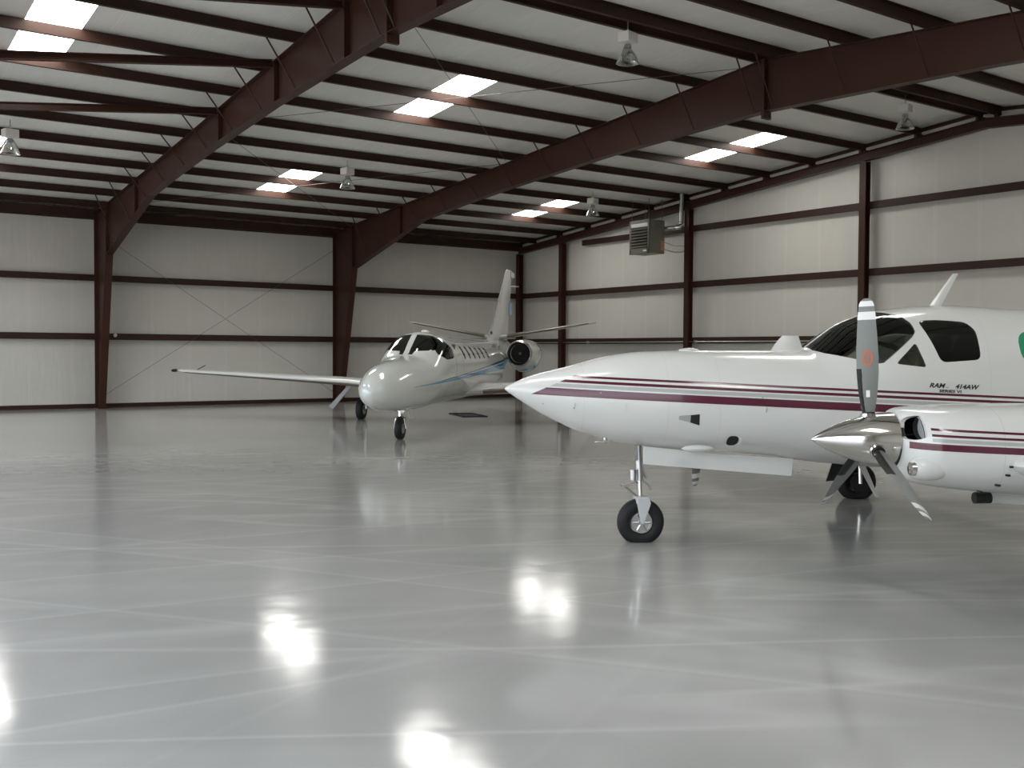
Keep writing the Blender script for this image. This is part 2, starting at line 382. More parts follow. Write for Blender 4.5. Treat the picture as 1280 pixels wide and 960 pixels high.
pn[0] = 'first one right of the back corner'; pn[1] = 'second from the corner, beside the heater'; pn[2] = 'third from the corner, behind the cockpit'
pn[3] = 'fourth one right of the corner'; pn[4] = 'fifth one right of the corner'; pn[5] = 'last one before the front corner'
for i, y in enumerate(YP):
    bm = NB(); ibeam(bm, -.008, y, 0, zr(y)-.335); box(bm, (-.29, y-.14, 0), (.02, y+.14, .015))
    tag(mk('gable_post', bm, STEEL), 'dark red steel post on the gable wall, '+pn[i], 'post', 'gable wall posts')
bm = NB(); ibeam(bm, -.008, -.12, 0, 5.75, .22, .20); tag(mk('corner_post', bm, STEEL), 'dark steel post standing in the far corner behind the jet tail', 'post')
# rake beam on the gable
bm = NB()
for sgn in (0, 1):
    ys = (-.02, YR) if sgn == 0 else (YR, YF+.05)
    a, b = ys
    for x0, x1, lo, hi in ((-.19, 0, -.31, -.298), (-.19, 0, -.085, -.073), (-.101, -.089, -.298, -.085)):
        prism(bm, [(x0, a, zr(a)+lo), (x0, b, zr(b)+lo), (x0, b, zr(b)+hi), (x0, a, zr(a)+hi)], (x1-x0, 0, 0))
for y in PY[:-1]+[2*YR-q for q in PY[:7]]: box(bm, (-.16, y-.05, zr(y)-.08), (-.04, y+.03, zr(y)))
tag(mk('rake_beam', bm, STEEL), 'dark steel beam sloping up the top edge of the gable wall', 'roof beam')

# ------------------------------------------------------------------ rigid frames
LOWER = [(-1.52, 4.70), (-6.25, 5.90), (-8.5, 6.11), (-11, 6.30), (-15, 6.54), (YR, 6.69)]
def zlow(y):
    if y < YR: y = 2*YR-y
    for (a, za), (b, zb) in zip(LOWER, LOWER[1:]):
        if b <= y <= a: return za+(zb-za)*(a-y)/(a-b)
    return 4.7
def make_frame(x, skew, label, stiff):
    root = empty('steel_frame', (x, 0, 0), skew)
    tag(root, label, 'building frame', 'clear span steel frames')
    def F(y): return 2*YR-y
    t = .010
    for side in (0, 1):
        Y = (lambda y: y) if side == 0 else F
        bm = NB()   # tapered column
        prism(bm, [(-t/2, Y(0), 0), (-t/2, Y(-.45), 0), (-t/2, Y(-1.50), 4.70), (-t/2, Y(0), 6.0)], (t, 0, 0))
        prism(bm, [(-.11, Y(-.45), 0), (-.11, Y(-.465), 0), (-.11, Y(-1.535), 4.70), (-.11, Y(-1.52), 4.70)], (.22, 0, 0))
        lo, hi = sorted((Y(0), Y(-.014))); box(bm, (-.11, lo, 0), (.11, hi, 6.02))
        lo, hi = sorted((Y(.02), Y(-.50))); box(bm, (-.14, lo, 0), (.14, hi, .02))
        mk('column', bm, STEEL, root)
        bm = NB()   # rafter: web, flanges
        top = [(0, zr(0)), (YR, zr(YR))]
        pts = [(-t/2, Y(a), b) for a, b in LOWER]+[(-t/2, Y(YR), zr(YR)), (-t/2, Y(0), zr(0)), (-t/2, Y(0), 6.0)]
        prism(bm, pts, (t, 0, 0))
        for (a, za), (b, zb) in zip(LOWER, LOWER[1:]):
            prism(bm, [(-.105, Y(a), za), (-.105, Y(b), zb), (-.105, Y(b), zb-.014), (-.105, Y(a), za-.014)], (.21, 0, 0))
        prism(bm, [(-.105, Y(0), zr(0)), (-.105, Y(YR), zr(YR)), (-.105, Y(YR), zr(YR)-.014), (-.105, Y(0), zr(0)-.014)], (.21, 0, 0))
        mk('rafter', bm, STEEL, root)
        for y in stiff:
            bm = NB(); yy = Y(y)
            box(bm, (-.10, yy-.012, zlow(y)), (.10, yy+.012, zr(y)-.012)); mk('stiffener', bm, STEEL, root)
        bm = NB(); yy = Y(-1.52); prism(bm, [(-.10, yy-.01, 4.70), (-.10, yy+.01, 4.70), (-.10, Y(-1.52)+.01, zr(-1.52)-.02), (-.10, Y(-1.52)-.01, zr(-1.52)-.02)], (.2, 0, 0)); mk('knee_plate', bm, STEEL, root)
    bm = NB(); box(bm, (-.11, YR-.035, zlow(YR)-.16), (.11, YR+.035, zr(YR)-.005))
    for z in (zlow(YR)-.10, zlow(YR)+.08, zr(YR)-.12):
        for s in (-.06, .06): tube(bm, [(s, YR-.06, z), (s, YR+.06, z)], .016, 6)
    mk('ridge_splice', bm, STEEL, root)
    for i, y in enumerate(PY[:-1]+[F(q) for q in PY[:7]]):
        if y > -2: continue
        bm = NB(); a, b = Vector((-.62, y+.0, zr(y)+.01)), Vector((-.08, y, zlow(y)+.03))
        tube(bm, [a, b], .016, 6); mk('flange_brace', bm, STEEL_D, root)
    return root
make_frame(X1, -.018, 'nearer dark red steel frame, its rafter crossing the upper left', [-4.9, -11.9, -15.15, -18.25])
make_frame(X2, 0, 'farther dark red steel frame, its rafter sweeping to the upper right', [-4.9])
# struts from the near frame down to the door header
for y, q in ((-15.15, 'just below the corner skylight'), (-11.9, 'lowest of the three'), (-18.25, 'topmost of the three')):
    bm = NB(); x0 = X1+.018*y
    zb = zr(y)-.075
    A, B = Vector((x0-.13, y, zb)), Vector((XL+.15, y, zb-(.13 if y < -12 else .11)*(x0-XL)))
    ln = (B-A); s = Vector((0, 1, 0)); up = ln.cross(s).normalized()
    for p0, p1, q0, q1 in ((-.008, .008, -.07, .07), (-.06, .06, .058, .07), (-.06, .06, -.07, -.058)):
        prism(bm, [A+s*a+up*b for a, b in ((p0, q0), (p1, q0), (p1, q1), (p0, q1))], ln)
    tag(mk('header_strut', bm, STEEL), 'brown steel strut from the nearer rafter, '+q, 'strut', 'door header struts')
# bracing rods: wall X and roof X between the frames
def rod(a, b, lab, grp):
    bm = NB(); tube(bm, [a, b], .006, 6); tag(mk('bracing_rod', bm, ROD), lab, 'brace rod', grp)
rod((X1+.05, -.03, .32), (X2-.05, -.03, 5.45), 'thin wall brace rod rising to the right between the two columns', 'wall brace rods')
rod((X1+.05, -.06, 5.45), (X2-.05, -.06, .32), 'thin wall brace rod falling to the right between the two columns', 'wall brace rods')
for a, b, q in ((-1.5, -10.9, 'over the back part of the hangar'), (-10.9, -19.3, 'just below the ridge')):
    rod((X1+.018*a+.1, a, zr(a)-.04), (X2-.1, b, zr(b)-.04), 'thin roof rod rising rightwards between the frames, '+q, 'roof brace rods')
    rod((X1+.018*b+.1, b, zr(b)-.07), (X2-.1, a, zr(a)-.07), 'thin roof rod falling rightwards between the frames, '+q, 'roof brace rods')
# small fittings on walls
bm = NB(); lathe(bm, [(-.05, .03), (-.05, .055), (-.02, .06), (0, .06)], (-15.78, -.01, 2.29), 'y', 16); tag(mk('junction_box', bm, BALL, None, True), 'small round white fitting on the lower girt beside the near column', 'fitting')
bm = NB(); tube(bm, [(-.05, -.35, 2.20), (-.05, -26.0, 2.20)], .022, 10)
for y in (-4.4, -9.9, -16.0, -22): box(bm, (-.09, y-.04, 2.15), (-.008, y+.04, 2.25))
tag(mk('air_pipe', bm, GALV, None, True), 'thin grey pipe run along the lowest girt of the gable wall', 'pipe')

# ------------------------------------------------------------------ high-bay lamps
def make_lamp():
    root = empty('pendant_lamp', (0, 0, 0))
    bm = NB(); tube(bm, [(0, 0, 0), (0, 0, -.19)], .012, 8); lathe(bm, [(-.22, .04), (-.18, .045), (-.17, .02)], n=12); mk('hook', bm, METAL, root)
    bm = NB(); box(bm, (-.15, -.12, -.395), (.15, .12, -.215)); mk('ballast_box', bm, BALL, root, bev=.012)
    bm = NB(); lathe(bm, [(-.50, .065), (-.46, .07), (-.42, .05)], n=16)
    for s in (-1, 1): tube(bm, [(s*.07, 0, -.44), (s*.15, 0, -.56), (s*.185, 0, -.68)], .009, 6)
    mk('bracket', bm, GREYM, root, True)
    bm = NB(); n = 40
    prof = [(-.49, .06), (-.53, .085), (-.58, .125), (-.64, .16), (-.70, .185), (-.755, .205), (-.76, .21), (-.757, .195), (-.70, .172), (-.64, .148), (-.58, .115), (-.53, .075), (-.50, .05)]
    lathe(bm, prof, n=n)
    mk('reflector', bm, REFLG, root, True, 60)
    bm = NB(); lathe(bm, [(-.50, .02), (-.53, .028), (-.60, .045), (-.66, .045), (-.70, .02), (-.705, .004)], n=16); mk('bulb', bm, LENS, root, True)
    return root
L0 = make_lamp()
spots = [(-11.80, -19.69, zr(YR)+.10, 'glass pendant lamp hanging from the ridge, the largest and nearest of the lamps'),
         (-3.38, -19.69, zr(YR)+.02, 'glass pendant lamp under the ridge beyond the second rafter, by the gable wall'),
         (-11.86, -8.5, zr(-8.5)+.20, 'glass pendant lamp right of the small skylight above the back wall'),
         (-3.28, -8.5, zr(-8.5)+.17, 'smallest glass pendant lamp, far back left of the heater'),
         (-20.12, -8.5, zr(-8.5)+.17, 'glass pendant lamp cut by the left edge of the photo')]
for i, (x, y, z, lab) in enumerate(spots):
    o = L0 if i == 0 else copy_tree(L0)
    o.location = (x, y, z); tag(o, lab, 'lamp', 'high bay lamps')
    o.rotation_euler.z = .25

# ------------------------------------------------------------------ unit heater
H = empty('unit_heater', (-1.15, -8.75, 5.06)); tag(H, 'olive grey gas heater with black louvres hanging by the gable wall', 'heater')
bm = NB(); x0, x1, y0, y1, z1 = -.38, .32, -.47, .45, 1.08
box(bm, (x0+.03, y0, 0), (x1, y1, z1)); fr = .07
for a, b, c, d in ((y0, y1, 0, .17), (y0, y1, z1-.09, z1), (y0, y0+fr, 0, z1), (y1-fr, y1, 0, z1)): box(bm, (x0, a, c), (x0+.035, b, d))
mk('casing', bm, HEAT, H, bev=.01)
bm = NB(); box(bm, (x0+.02, y0+fr, .16), (x0+.028, y1-fr, z1-.09)); mk('grille_recess', bm, BLACK, H)
bm = NB(); box(bm, (x0+.005, y0+fr, z1-.22), (x0+.02, y1-fr, z1-.10)); mk('top_louvre', bm, GALV, H)
for i in range(7):
    bm = NB(); z = .20+i*.095; prism(bm, [(x0-.03, y0+fr, z), (x0+.025, y0+fr, z+.05), (x0+.025, y0+fr, z+.058), (x0-.03, y0+fr, z+.008)], (0, y1-y0-2*fr, 0)); mk('louvre', bm, HEAT, H)
bm = NB(); box(bm, (x0-.006, y0+.10, .06), (x0, y0+.26, .11)); tag(mk('badge', bm, BALL, H), 'small white maker plate')
bm = NB(); lathe(bm, [(.32, .34), (.36, .36), (.42, .33), (.44, .2), (.44, .01)], (0, 0, .62), 'x', 28); mk('fan_housing', bm, HEAT, H, True)
bm = NB(); box(bm, (x1-.16, y0-.008, .10), (x1-.02, y0, .42)); tag(mk('warning_label', bm, mat('label_red_white', (.45, .2, .12), .5), H), 'reddish label on the side')
for a in (y0+.06, y1-.06):
    for x in (x0+.06, x1-.06): bm = NB(); tube(bm, [(x, a, z1), (x, a, 1.76)], .008, 6); mk('hanger_rod', bm, ROD, H)
V = empty('vent_pipe', (-.3, -9.45, 5.94)); tag(V, 'shiny grey flue pipe rising from behind the heater to the roof', 'flue pipe')
bm = NB(); tube(bm, [(-.42, .62, -.02), (-.10, .10, 0)], .075, 20); mk('horizontal_run', bm, GALV, V, True)
bm = NB(); tube(bm, [(-.13, .15, 0), (-.05, .04, .01), (0, 0, .07), (0, 0, .18)], .083, 20); mk('elbow', bm, CHROME, V, True)
bm = NB(); tube(bm, [(0, 0, .12), (0, 0, 1.09)], .072, 20)
for z in (.42, .75): lathe(bm, [(z, .073), (z, .079), (z+.02, .079), (z+.02, .073)], n=20)
mk('riser', bm, GALV, V, True)
bm = NB(); tube(bm, [(-.83, -9.15, 5.22), (-.5, -9.32, 5.13), (-.25, -9.45, 5.14), (-.23, -9.55, 5.18)], .010, 6); tag(mk('power_cable', bm, BLACK, None, True), 'black cable sagging from the heater base to the wall post', 'cable', 'heater cables')
bm = NB(); tube(bm, [(-.83, -9.15, 5.45), (-.5, -9.32, 5.34), (-.23, -9.55, 5.33)], .007, 6); tag(mk('thermostat_cable', bm, BLACK, None, True), 'thin upper cable from the heater side to the wall post', 'cable', 'heater cables')

# floor drain and paint marks
bm = NB(); M = Matrix.Translation((-8.19, -8.84, 0)) @ Matrix.Rotation(-.30, 4, 'Z')
L_, W_ = .36, .80
for a, b in (((-L_, -W_, 0), (L_, -W_+.07, .02)), ((-L_, W_-.07, 0), (L_, W_, .02)), ((-L_, -W_, 0), (-L_+.05, W_, .02)), ((L_-.05, -W_, 0), (L_, W_, .02))): box(bm, a, b, M)
for i in range(4): box(bm, (-L_+.15+i*.14, -W_+.05, 0), (-L_+.165+i*.14, W_-.05, .012), M)
tag(mk('drain_grate', bm, BLACK), 'dark rectangular drain grate in the floor right of the jet nose wheel', 'drain')

# ------------------------------------------------------------------ aircraft helpers
def interp(tab, x):
    """monotone-ish smooth interpolation of rows (x, a, b, c...)"""
    n = len(tab)
    if x <= tab[0][0]: return list(tab[0][1:])
    if x >= tab[-1][0]: return list(tab[-1][1:])
    for i in range(n-1):
        if tab[i][0] <= x <= tab[i+1][0]: break
    out = []
    x0, x1 = tab[i][0], tab[i+1][0]; h = x1-x0; t = (x-x0)/h
    for c in range(1, len(tab[0])):
        y0, y1 = tab[i][c], tab[i+1][c]; d = (y1-y0)/h
        def slope(j):
            if j <= 0 or j >= n-1:
                k = 0 if j <= 0 else n-2
                return (tab[k+1][c]-tab[k][c])/(tab[k+1][0]-tab[k][0])
            a = (tab[j][c]-tab[j-1][c])/(tab[j][0]-tab[j-1][0]); b = (tab[j+1][c]-tab[j][c])/(tab[j+1][0]-tab[j][0])
            return 0 if a*b <= 0 else 2*a*b/(a+b)
        m0, m1 = slope(i), slope(i+1)
        out.append((2*t**3-3*t**2+1)*y0+(t**3-2*t**2+t)*h*m0+(-2*t**3+3*t**2)*y1+(t**3-t**2)*h*m1)
    return out
def section(s, top, bot, hw, zc, nu, nl, yc=0, n=56):
    R = []
    for k in range(n):
        a = 2*PI*(k+.5)/n; c, q = math.cos(a), math.sin(a)
        e = nu if q > 0 else nl
        y = hw*math.copysign(abs(c)**(2/e), c); z = zc+((top-zc) if q > 0 else (zc-bot))*math.copysign(abs(q)**(2/e), q)
        R.append(Vector((s, yc+y, z)))
    return R
def loft(tab, stations, yc=0, n=56):
    bm = NB(); rings(bm, [section(s, *interp(tab, s), yc=yc, n=n) for s in stations]); return bm
def evalmesh(o):
    dg = bpy.context.evaluated_depsgraph_get(); dg.update()
    me = bpy.data.meshes.new_from_object(o.evaluated_get(dg), depsgraph=dg); return me
def tempobj(bm, name='tmp'):
    bmesh.ops.remove_doubles(bm, verts=bm.verts, dist=1e-6); bmesh.ops.recalc_face_normals(bm, faces=bm.faces)
    me = bpy.data.meshes.new(name); bm.to_mesh(me); bm.free(); o = bpy.data.objects.new(name, me); COL.objects.link(o); return o
def kill(*os):
    for o in os: bpy.data.objects.remove(o, do_unlink=True)
def boolean(me, cutter, op):
    o = bpy.data.objects.new('tmpb', me); COL.objects.link(o)
    b = o.modifiers.new('b', 'BOOLEAN'); b.object = cutter; b.operation = op; b.solver = 'EXACT'
    r = evalmesh(o); kill(o); return r
def shell(bm, th):
    o = tempobj(bm); s = o.modifiers.new('s', 'SOLIDIFY'); s.thickness = th; s.offset = -1; me = evalmesh(o); kill(o); return me
def link(name, me, m, parent, smooth=True, sharp=35):
    me.materials.clear(); me.materials.append(m)
    for p in me.polygons: p.material_index = 0
    if smooth: me.polygons.foreach_set('use_smooth', [True]*len(me.polygons)); me.set_sharp_from_angle(angle=math.radians(sharp))
    me.name = name; o = bpy.data.objects.new(name, me); COL.objects.link(o); o.parent = parent; return o
def rounded(pts, r=.04, n=5):
    """round a polygon's corners (2-D)"""
    out = []; N = len(pts)
    for i in range(N):
        p = Vector(pts[i]); a = Vector(pts[i-1])-p; b = Vector(pts[(i+1) % N])-p
        q = min(r, a.length*.45, b.length*.45); A, B = p+a.normalized()*q, p+b.normalized()*q
        for k in range(n+1):
            t = k/n; out.append(A*(1-t)**2+p*2*t*(1-t)+B*t**2)
    return out
def cut_windows(name, body_bm_fn, th, m, parent, specs):
    """specs: (part, polygon, axis ('y' or 'x'), lo, hi, glass). The body shell is cut by prisms, and a
    pane is the same surface kept inside each prism."""
    me = shell(body_bm_fn(), th); panes = []
    for nm, poly, ax, lo, hi, gm in specs:
        bm = NB()
        if ax == 'y': prism(bm, [(a, lo, b) for a, b in poly], (0, hi-lo, 0))
        else: prism(bm, [(lo, a, b) for a, b in poly], (hi-lo, 0, 0))
        c = tempobj(bm)
        g = boolean(shell(body_bm_fn(), .006), c, 'INTERSECT')
        me = boolean(me, c, 'DIFFERENCE'); kill(c); panes.append((nm, g, gm))
    body = link(name, me, m, parent)
    for nm, g, gm in panes: link(nm, g, gm, parent)
    return body
def wheel(parent, s, y, z, r, w_, name='wheel', rim=.43):
    """tyre, hub with spokes; axle along local y"""
    bm = NB(); pr = []
    for k in range(17):
        a = PI*k/16; pr.append((-w_/2*math.cos(a)*(1 if abs(math.cos(a)) < .8 else 1), 0))
    prof = [(-w_*.42, r*.50), (-w_*.5, r*.60), (-w_*.5, r*.78), (-w_*.44, r*.90), (-w_*.30, r*.97), (-w_*.12, r), (w_*.12, r), (w_*.30, r*.97), (w_*.44, r*.90), (w_*.5, r*.78), (w_*.5, r*.60), (w_*.42, r*.50)]
    V = []
    for h, q in prof: V.append([Vector((s+q*math.cos(2*PI*k/40), y+h, max(.002, z+q*math.sin(2*PI*k/40)))) for k in range(40)])
    rings(bm, V, cap=False, close=True)
    t = mk('tyre', bm, RUBBER, parent, True, 50)
    bm = NB(); R = r*.45
    lathe(bm, [(-w_*.40, R), (-w_*.46, R), (-w_*.46, R*.82), (-w_*.36, R*.80), (w_*.36, R*.80), (w_*.46, R*.82), (w_*.46, R), (w_*.40, R)], (s, y, z), 'y', 32)
    lathe(bm, [(-w_*.47, R*.3), (w_*.47, R*.3)], (s, y, z), 'y', 20)
    for k in range(6):
        a = 2*PI*k/6; d = Vector((math.cos(a), 0, math.sin(a)))
        for sd in (-1, 1): tube(bm, [Vector((s, y+sd*w_*.42, z))+d*R*.25, Vector((s, y+sd*w_*.42, z))+d*R*.85], R*.11, 6)
    h = mk('hub', bm, METAL, parent, True, 30)
    bm = NB(); lathe(bm, [(-w_*.33, .002), (-w_*.33, R*.83), (w_*.33, R*.83), (w_*.33, .002)], (s, y, z), 'y', 24); mk('hub_backing', bm, BLACK, parent)  # black disc paints the dark of the hub openings between the spokes
def wing_mesh(bm, secs):
    """secs: (le_x, y, z, chord, thickness)"""
    R = []
    for lx, y, z, c, th in secs:
        q = []
        prof = [(0, 0), (.012, .32), (.05, .62), (.15, .92), (.3, 1), (.5, .88), (.7, .58), (.88, .24), (1, .03)]
        for u, v in prof: q.append(Vector((lx+u*c, y, z+v*th*.55)))
        for u, v in prof[:0:-1]: q.append(Vector((lx+u*c, y, z-v*th*.45)))
        q = q[:len(prof)]+q[len(prof):]
        R.append(q)
    rings(bm, R)
def text_mesh(body, size, shear=.35, ext=.0):
    c = bpy.data.curves.new('t', 'FONT'); c.body = body; c.size = size; c.shear = shear; c.extrude = 0; c.offset = size*.03
    o = bpy.data.objects.new('t', c); COL.objects.link(o); me = evalmesh(o); kill(o); return me

# ------------------------------------------------------------------ twin-engine aeroplane
A = empty('propeller_aeroplane', (-17.44, -26.29, 0), math.radians(-31.5))
tag(A, 'white twin propeller aeroplane with maroon stripes at the right', 'aeroplane')
# columns: s, top, bottom, half width, widest z, upper exponent, lower exponent
TA = [(-1.335, 1.500, 1.484, .010, 1.492, 2, 2), (-1.30, 1.525, 1.458, .045, 1.488, 2, 2), (-1.22, 1.565, 1.402, .095, 1.478, 2, 2), (-1.13, 1.603, 1.345, .140, 1.466, 2, 2),
      (-.98, 1.650, 1.252, .205, 1.445, 2, 2), (-.84, 1.683, 1.183, .265, 1.43, 2.05, 2), (-.66, 1.730, 1.098, .335, 1.41, 2.1, 2), (-.43, 1.792, 1.032, .41, 1.40, 2.15, 2.05),
      (-.25, 1.830, .981, .46, 1.39, 2.2, 2.1), (-.04, 1.856, .948, .505, 1.38, 2.25, 2.2), (.45, 1.872, .908, .58, 1.37, 2.3, 2.3), (1.2, 1.878, .856, .655, 1.36, 2.35, 2.4),
      (1.58, 1.892, .80, .69, 1.36, 2.3, 2.4), (1.66, 1.945, .79, .695, 1.36, 2.15, 2.4), (1.78, 2.035, .78, .70, 1.37, 2.05, 2.4), (1.90, 2.118, .77, .705, 1.38, 2.0, 2.4), (2.03, 2.178, .755, .71, 1.40, 2.05, 2.4), (2.17, 2.230, .745, .715, 1.42, 2.15, 2.4),
      (2.37, 2.278, .735, .72, 1.44, 2.25, 2.4), (2.77, 2.322, .725, .72, 1.45, 2.3, 2.4), (3.1, 2.330, .72, .72, 1.45, 2.3, 2.4), (3.6, 2.30, .72, .72, 1.45, 2.3, 2.4), (5.0, 2.27, .76, .70, 1.45, 2.3, 2.3),
      (6.2, 2.19, .90, .60, 1.50, 2.2, 2.2), (7.6, 2.05, 1.12, .42, 1.58, 2.1, 2.1), (9.0, 1.93, 1.32, .22, 1.62, 2, 2), (10.0, 1.82, 1.48, .06, 1.65, 2, 2)]
stA = [-1.335, -1.325, -1.31, -1.29, -1.26]+[-1.22+.055*i for i in range(50)]+[1.53+.04*i for i in range(24)]+[2.5+.16*i for i in range(16)]+[5.0+.28*i for i in range(18)]+[10.0]
stA = sorted(set(round(x, 4) for x in stA if x <= 10.0))
fus = lambda: loft(TA, stA)
ws = [(1.600, 1.880), (1.63, 1.935), (1.70, 2.03), (1.78, 2.10), (1.88, 2.16), (2.0, 2.22), (2.12, 2.26), (2.20, 2.262), (2.30, 2.250), (2.42, 2.205), (2.465, 2.14), (2.475, 2.06), (2.43, 2.005), (2.20, 1.82), (2.13, 1.765), (2.09, 1.760), (1.95, 1.785), (1.80, 1.82), (1.66, 1.852)]
tri = rounded([(2.235, 1.758), (2.445, 1.955), (2.512, 1.740), (2.50, 1.728)], .035)
w1 = rounded([(2.53, 2.165), (2.72, 2.172), (2.975, 2.155), (3.045, 2.08), (3.04, 1.80), (2.66, 1.772)], .06)
def oval(cx_, cz_, a, b, n=24): return [(cx_+a*math.copysign(abs(math.cos(2*PI*k/n))**.75, math.cos(2*PI*k/n)), cz_+b*math.copysign(abs(math.sin(2*PI*k/n))**.75, math.sin(2*PI*k/n))) for k in range(n)]
specs = [('windshield', ws, 'y', -1, 1, GLASS)]+[(n_, p_, 'y', a_, b_, g_) for n_, p_, g_ in (('vent_window', tri, GLASS), ('side_window', w1, GLASSD)) for a_, b_ in ((-1, 0), (0, 1))]
for i, sx in enumerate((3.60, 4.15, 4.70, 5.25)):
    specs += [('cabin_window', oval(sx, 1.915, .17, .155), 'y', a_, b_, GLASSG if i == 0 else GLASSD) for a_, b_ in ((-1, 0), (0, 1))]
bodyA = cut_windows('fuselage', fus, .03, STRIPE, A, specs)
# centre post
def ridgeline(tab, s0, s1, n, d): return [Vector((s0+(s1-s0)*i/n, 0, interp(tab, s0+(s1-s0)*i/n)[0]+d)) for i in range(n+1)]
bm = NB(); R = []
for p in ridgeline(TA, 1.60, 2.30, 16, .0): R.append([p+Vector((0, y, z)) for y, z in ((-.028, -.035), (.028, -.035), (.028, .003), (-.028, .003))])
rings(bm, R); mk('windshield_post', bm, WHITE, A)
# cockpit
bm = NB(); box(bm, (1.45, -.42, .98), (5.6, .42, 1.01)); box(bm, (5.58, -.5, 1.0), (5.62, .5, 2.0)); box(bm, (1.47, -.45, 1.0), (1.50, .45, 1.75)); mk('cabin_floor', bm, DARKIN, A)
bm = NB(); prism(bm, [(1.56, -.44, 1.35), (1.56, -.44, 1.72), (1.66, -.44, 1.76), (1.86, -.44, 1.76), (1.90, -.44, 1.73), (1.84, -.44, 1.35)], (0, .88, 0)); mk('instrument_panel', bm, DARKIN, A, bev=.01)
for y in (-.3, .3):
    bm = NB(); box(bm, (2.25, y-.22, 1.16), (2.72, y+.22, 1.30)); prism(bm, [(2.68, y-.21, 1.25), (2.82, y-.21, 1.88), (2.92, y-.21, 1.86), (2.80, y-.21, 1.25)], (0, .42, 0)); box(bm, (2.81, y-.12, 1.88), (2.90, y+.12, 2.05)); box(bm, (2.3, y-.2, .99), (2.68, y+.2, 1.16))
    mk('pilot_seat', bm, TAN if y > 0 else DARKIN, A, bev=.03)
    bm = NB(); tube(bm, [(1.88, y, 1.55), (2.05, y, 1.57)], .014, 8); tube(bm, [(2.06, y-.14, 1.68), (2.06, y-.12, 1.57), (2.06, y+.12, 1.57), (2.06, y+.14, 1.68)], .014, 8); mk('control_yoke', bm, BLACK, A, True)
bm = NB(); lathe(bm, [(-.05, .005), (-.04, .04), (0, .05), (.04, .04), (.05, .005)], (1.98, .0, 2.02), 'x', 14); mk('compass', bm, BLACK, A, True)
for y in (-.33, .33):
    bm = NB(); box(bm, (3.6, y-.2, .99), (4.1, y+.2, 1.4)); box(bm, (4.05, y-.2, 1.35), (4.18, y+.2, 1.95)); mk('passenger_seat', bm, DARKIN, A, bev=.03)
for s, z in ((1.60, 1.853), (1.72, 1.842), (1.90, 1.80)):
    pass
# antennas, fairings
def blade_ant(s, z, c, h, sweep, th=.03, y=0, m=WHITE, name='antenna'):
    bm = NB(); R = []
    for t in (0, .5, 1):
        cc = c*(1-.55*t); R.append([Vector((s+sweep*t+u*cc, y+v*th*(1-.5*t), z+h*t)) for u, v in ((0, 0), (.3, .5), (1, .1), (1, -.1), (.3, -.5))])
    rings(bm, R); return mk(name, bm, m, A, True, 60)
bm = NB(); R = []
for t, a, b in ((0, 1.27, 1.60), (.4, 1.31, 1.58), (.8, 1.36, 1.56), (1, 1.39, 1.55)):
    z = 1.872+.15*t; th = .035*(1-.6*t); R.append([Vector((a+(b-a)*u, v*th, z)) for u, v in ((0, 0), (.3, 1), (.8, .7), (1, 0), (.8, -.7), (.3, -1))])
rings(bm, R); mk('air_scoop', bm, WHITE, A, True, 60)
blade_ant(2.86, 2.315, .12, .33, .24)
bm = NB(); lathe(bm, [(0, .10), (.012, .095), (.025, .05), (.03, .003)], (.46, .0, 1.868), 'z', 20); mk('beacon', bm, WHITE, A, True)
bm = NB(); R = []
for i in range(9):
    t = i/8; q = math.sin(PI*min(1, max(.0, t)))**.5*1+.02; R.append([Vector((.29+.32*t, -.44+.05*q*math.cos(a), .955+.035*q*math.sin(a))) for a in [2*PI*k/12 for k in range(12)]])
rings(bm, R); mk('belly_fairing', bm, WHITE, A, True)
# scoop and holes on the nose side (port side is local -y)
bvh = BVHTree.FromPolygons([v.co[:] for v in bodyA.data.vertices], [p.vertices[:] for p in bodyA.data.polygons])
def side(s, z, off=.003):
    h = bvh.ray_cast(Vector((s, -3, z)), Vector((0, 1, 0)))
    if h[0] is None: return Vector((s, -.6, z))
    return h[0]+h[1]*off*(1 if h[1].y < 0 else -1)
def patch(name, poly, m, off=.003, n=10):
    bm = NB(); vs = [bm.verts.new(side(a, b, off)) for a, b in poly]; f = bm.faces.new(vs)
    if len(vs) <= 8: bmesh.ops.subdivide_edges(bm, edges=bm.edges, cuts=0)
    e = bmesh.ops.extrude_face_region(bm, geom=[f]); 
    for v in [g_ for g_ in e['geom'] if isinstance(g_, bmesh.types.BMVert)]: v.co.y += .006
    return mk(name, bm, m, A)
patch('air_inlet', [(.245, 1.232), (.245, 1.268), (.36, 1.277), (.36, 1.205)], mat('inlet_ramp_grey', (.35, .36, .35), .4)); patch('inlet_opening', [(.352, 1.207), (.352, 1.276), (.432, 1.284), (.436, 1.180)], BLACK, .006)
patch('exhaust_hole', oval(.765, 1.035, .052, .048, 20), BLACK, .006)
patch('exhaust_rim', [(.80, 1.078), (.828, 1.05), (.828, 1.015), (.80, .99), (.84, 1.0), (.85, 1.03), (.84, 1.065)], mat('rim_white', (.8, .8, .8), .3), .005)
for s, z0, z1 in ((-.24, 1.31, 1.375), (-.70, 1.33, 1.375), (1.03, 1.31, 1.35)): patch('door_latch', [(s, z0), (s+.006, z0), (s+.012, z1), (s+.006, z1)], METAL, .006)
for s, z in ((-1.0+.02, 1.36), (-1.03, 1.27), (-.46, 1.47), (1.0, 1.44), (-.70, 1.325)): patch('fastener', oval(s, z, .007, .007, 8), GREYM, .006)
# pitot tube
bm = NB(); tube(bm, [(-.37, -.10, 1.04), (-.37, -.10, .985)], .018, 8); tube(bm, [(-.36, -.10, .985), (-.47, -.10, .985)], .009, 8); lathe(bm, [(-.02, .005), (-.015, .02), (.02, .02), (.025, .005)], (-.37, -.10, .995), 'x', 12); mk('pitot_tube', bm, METAL, A, True)
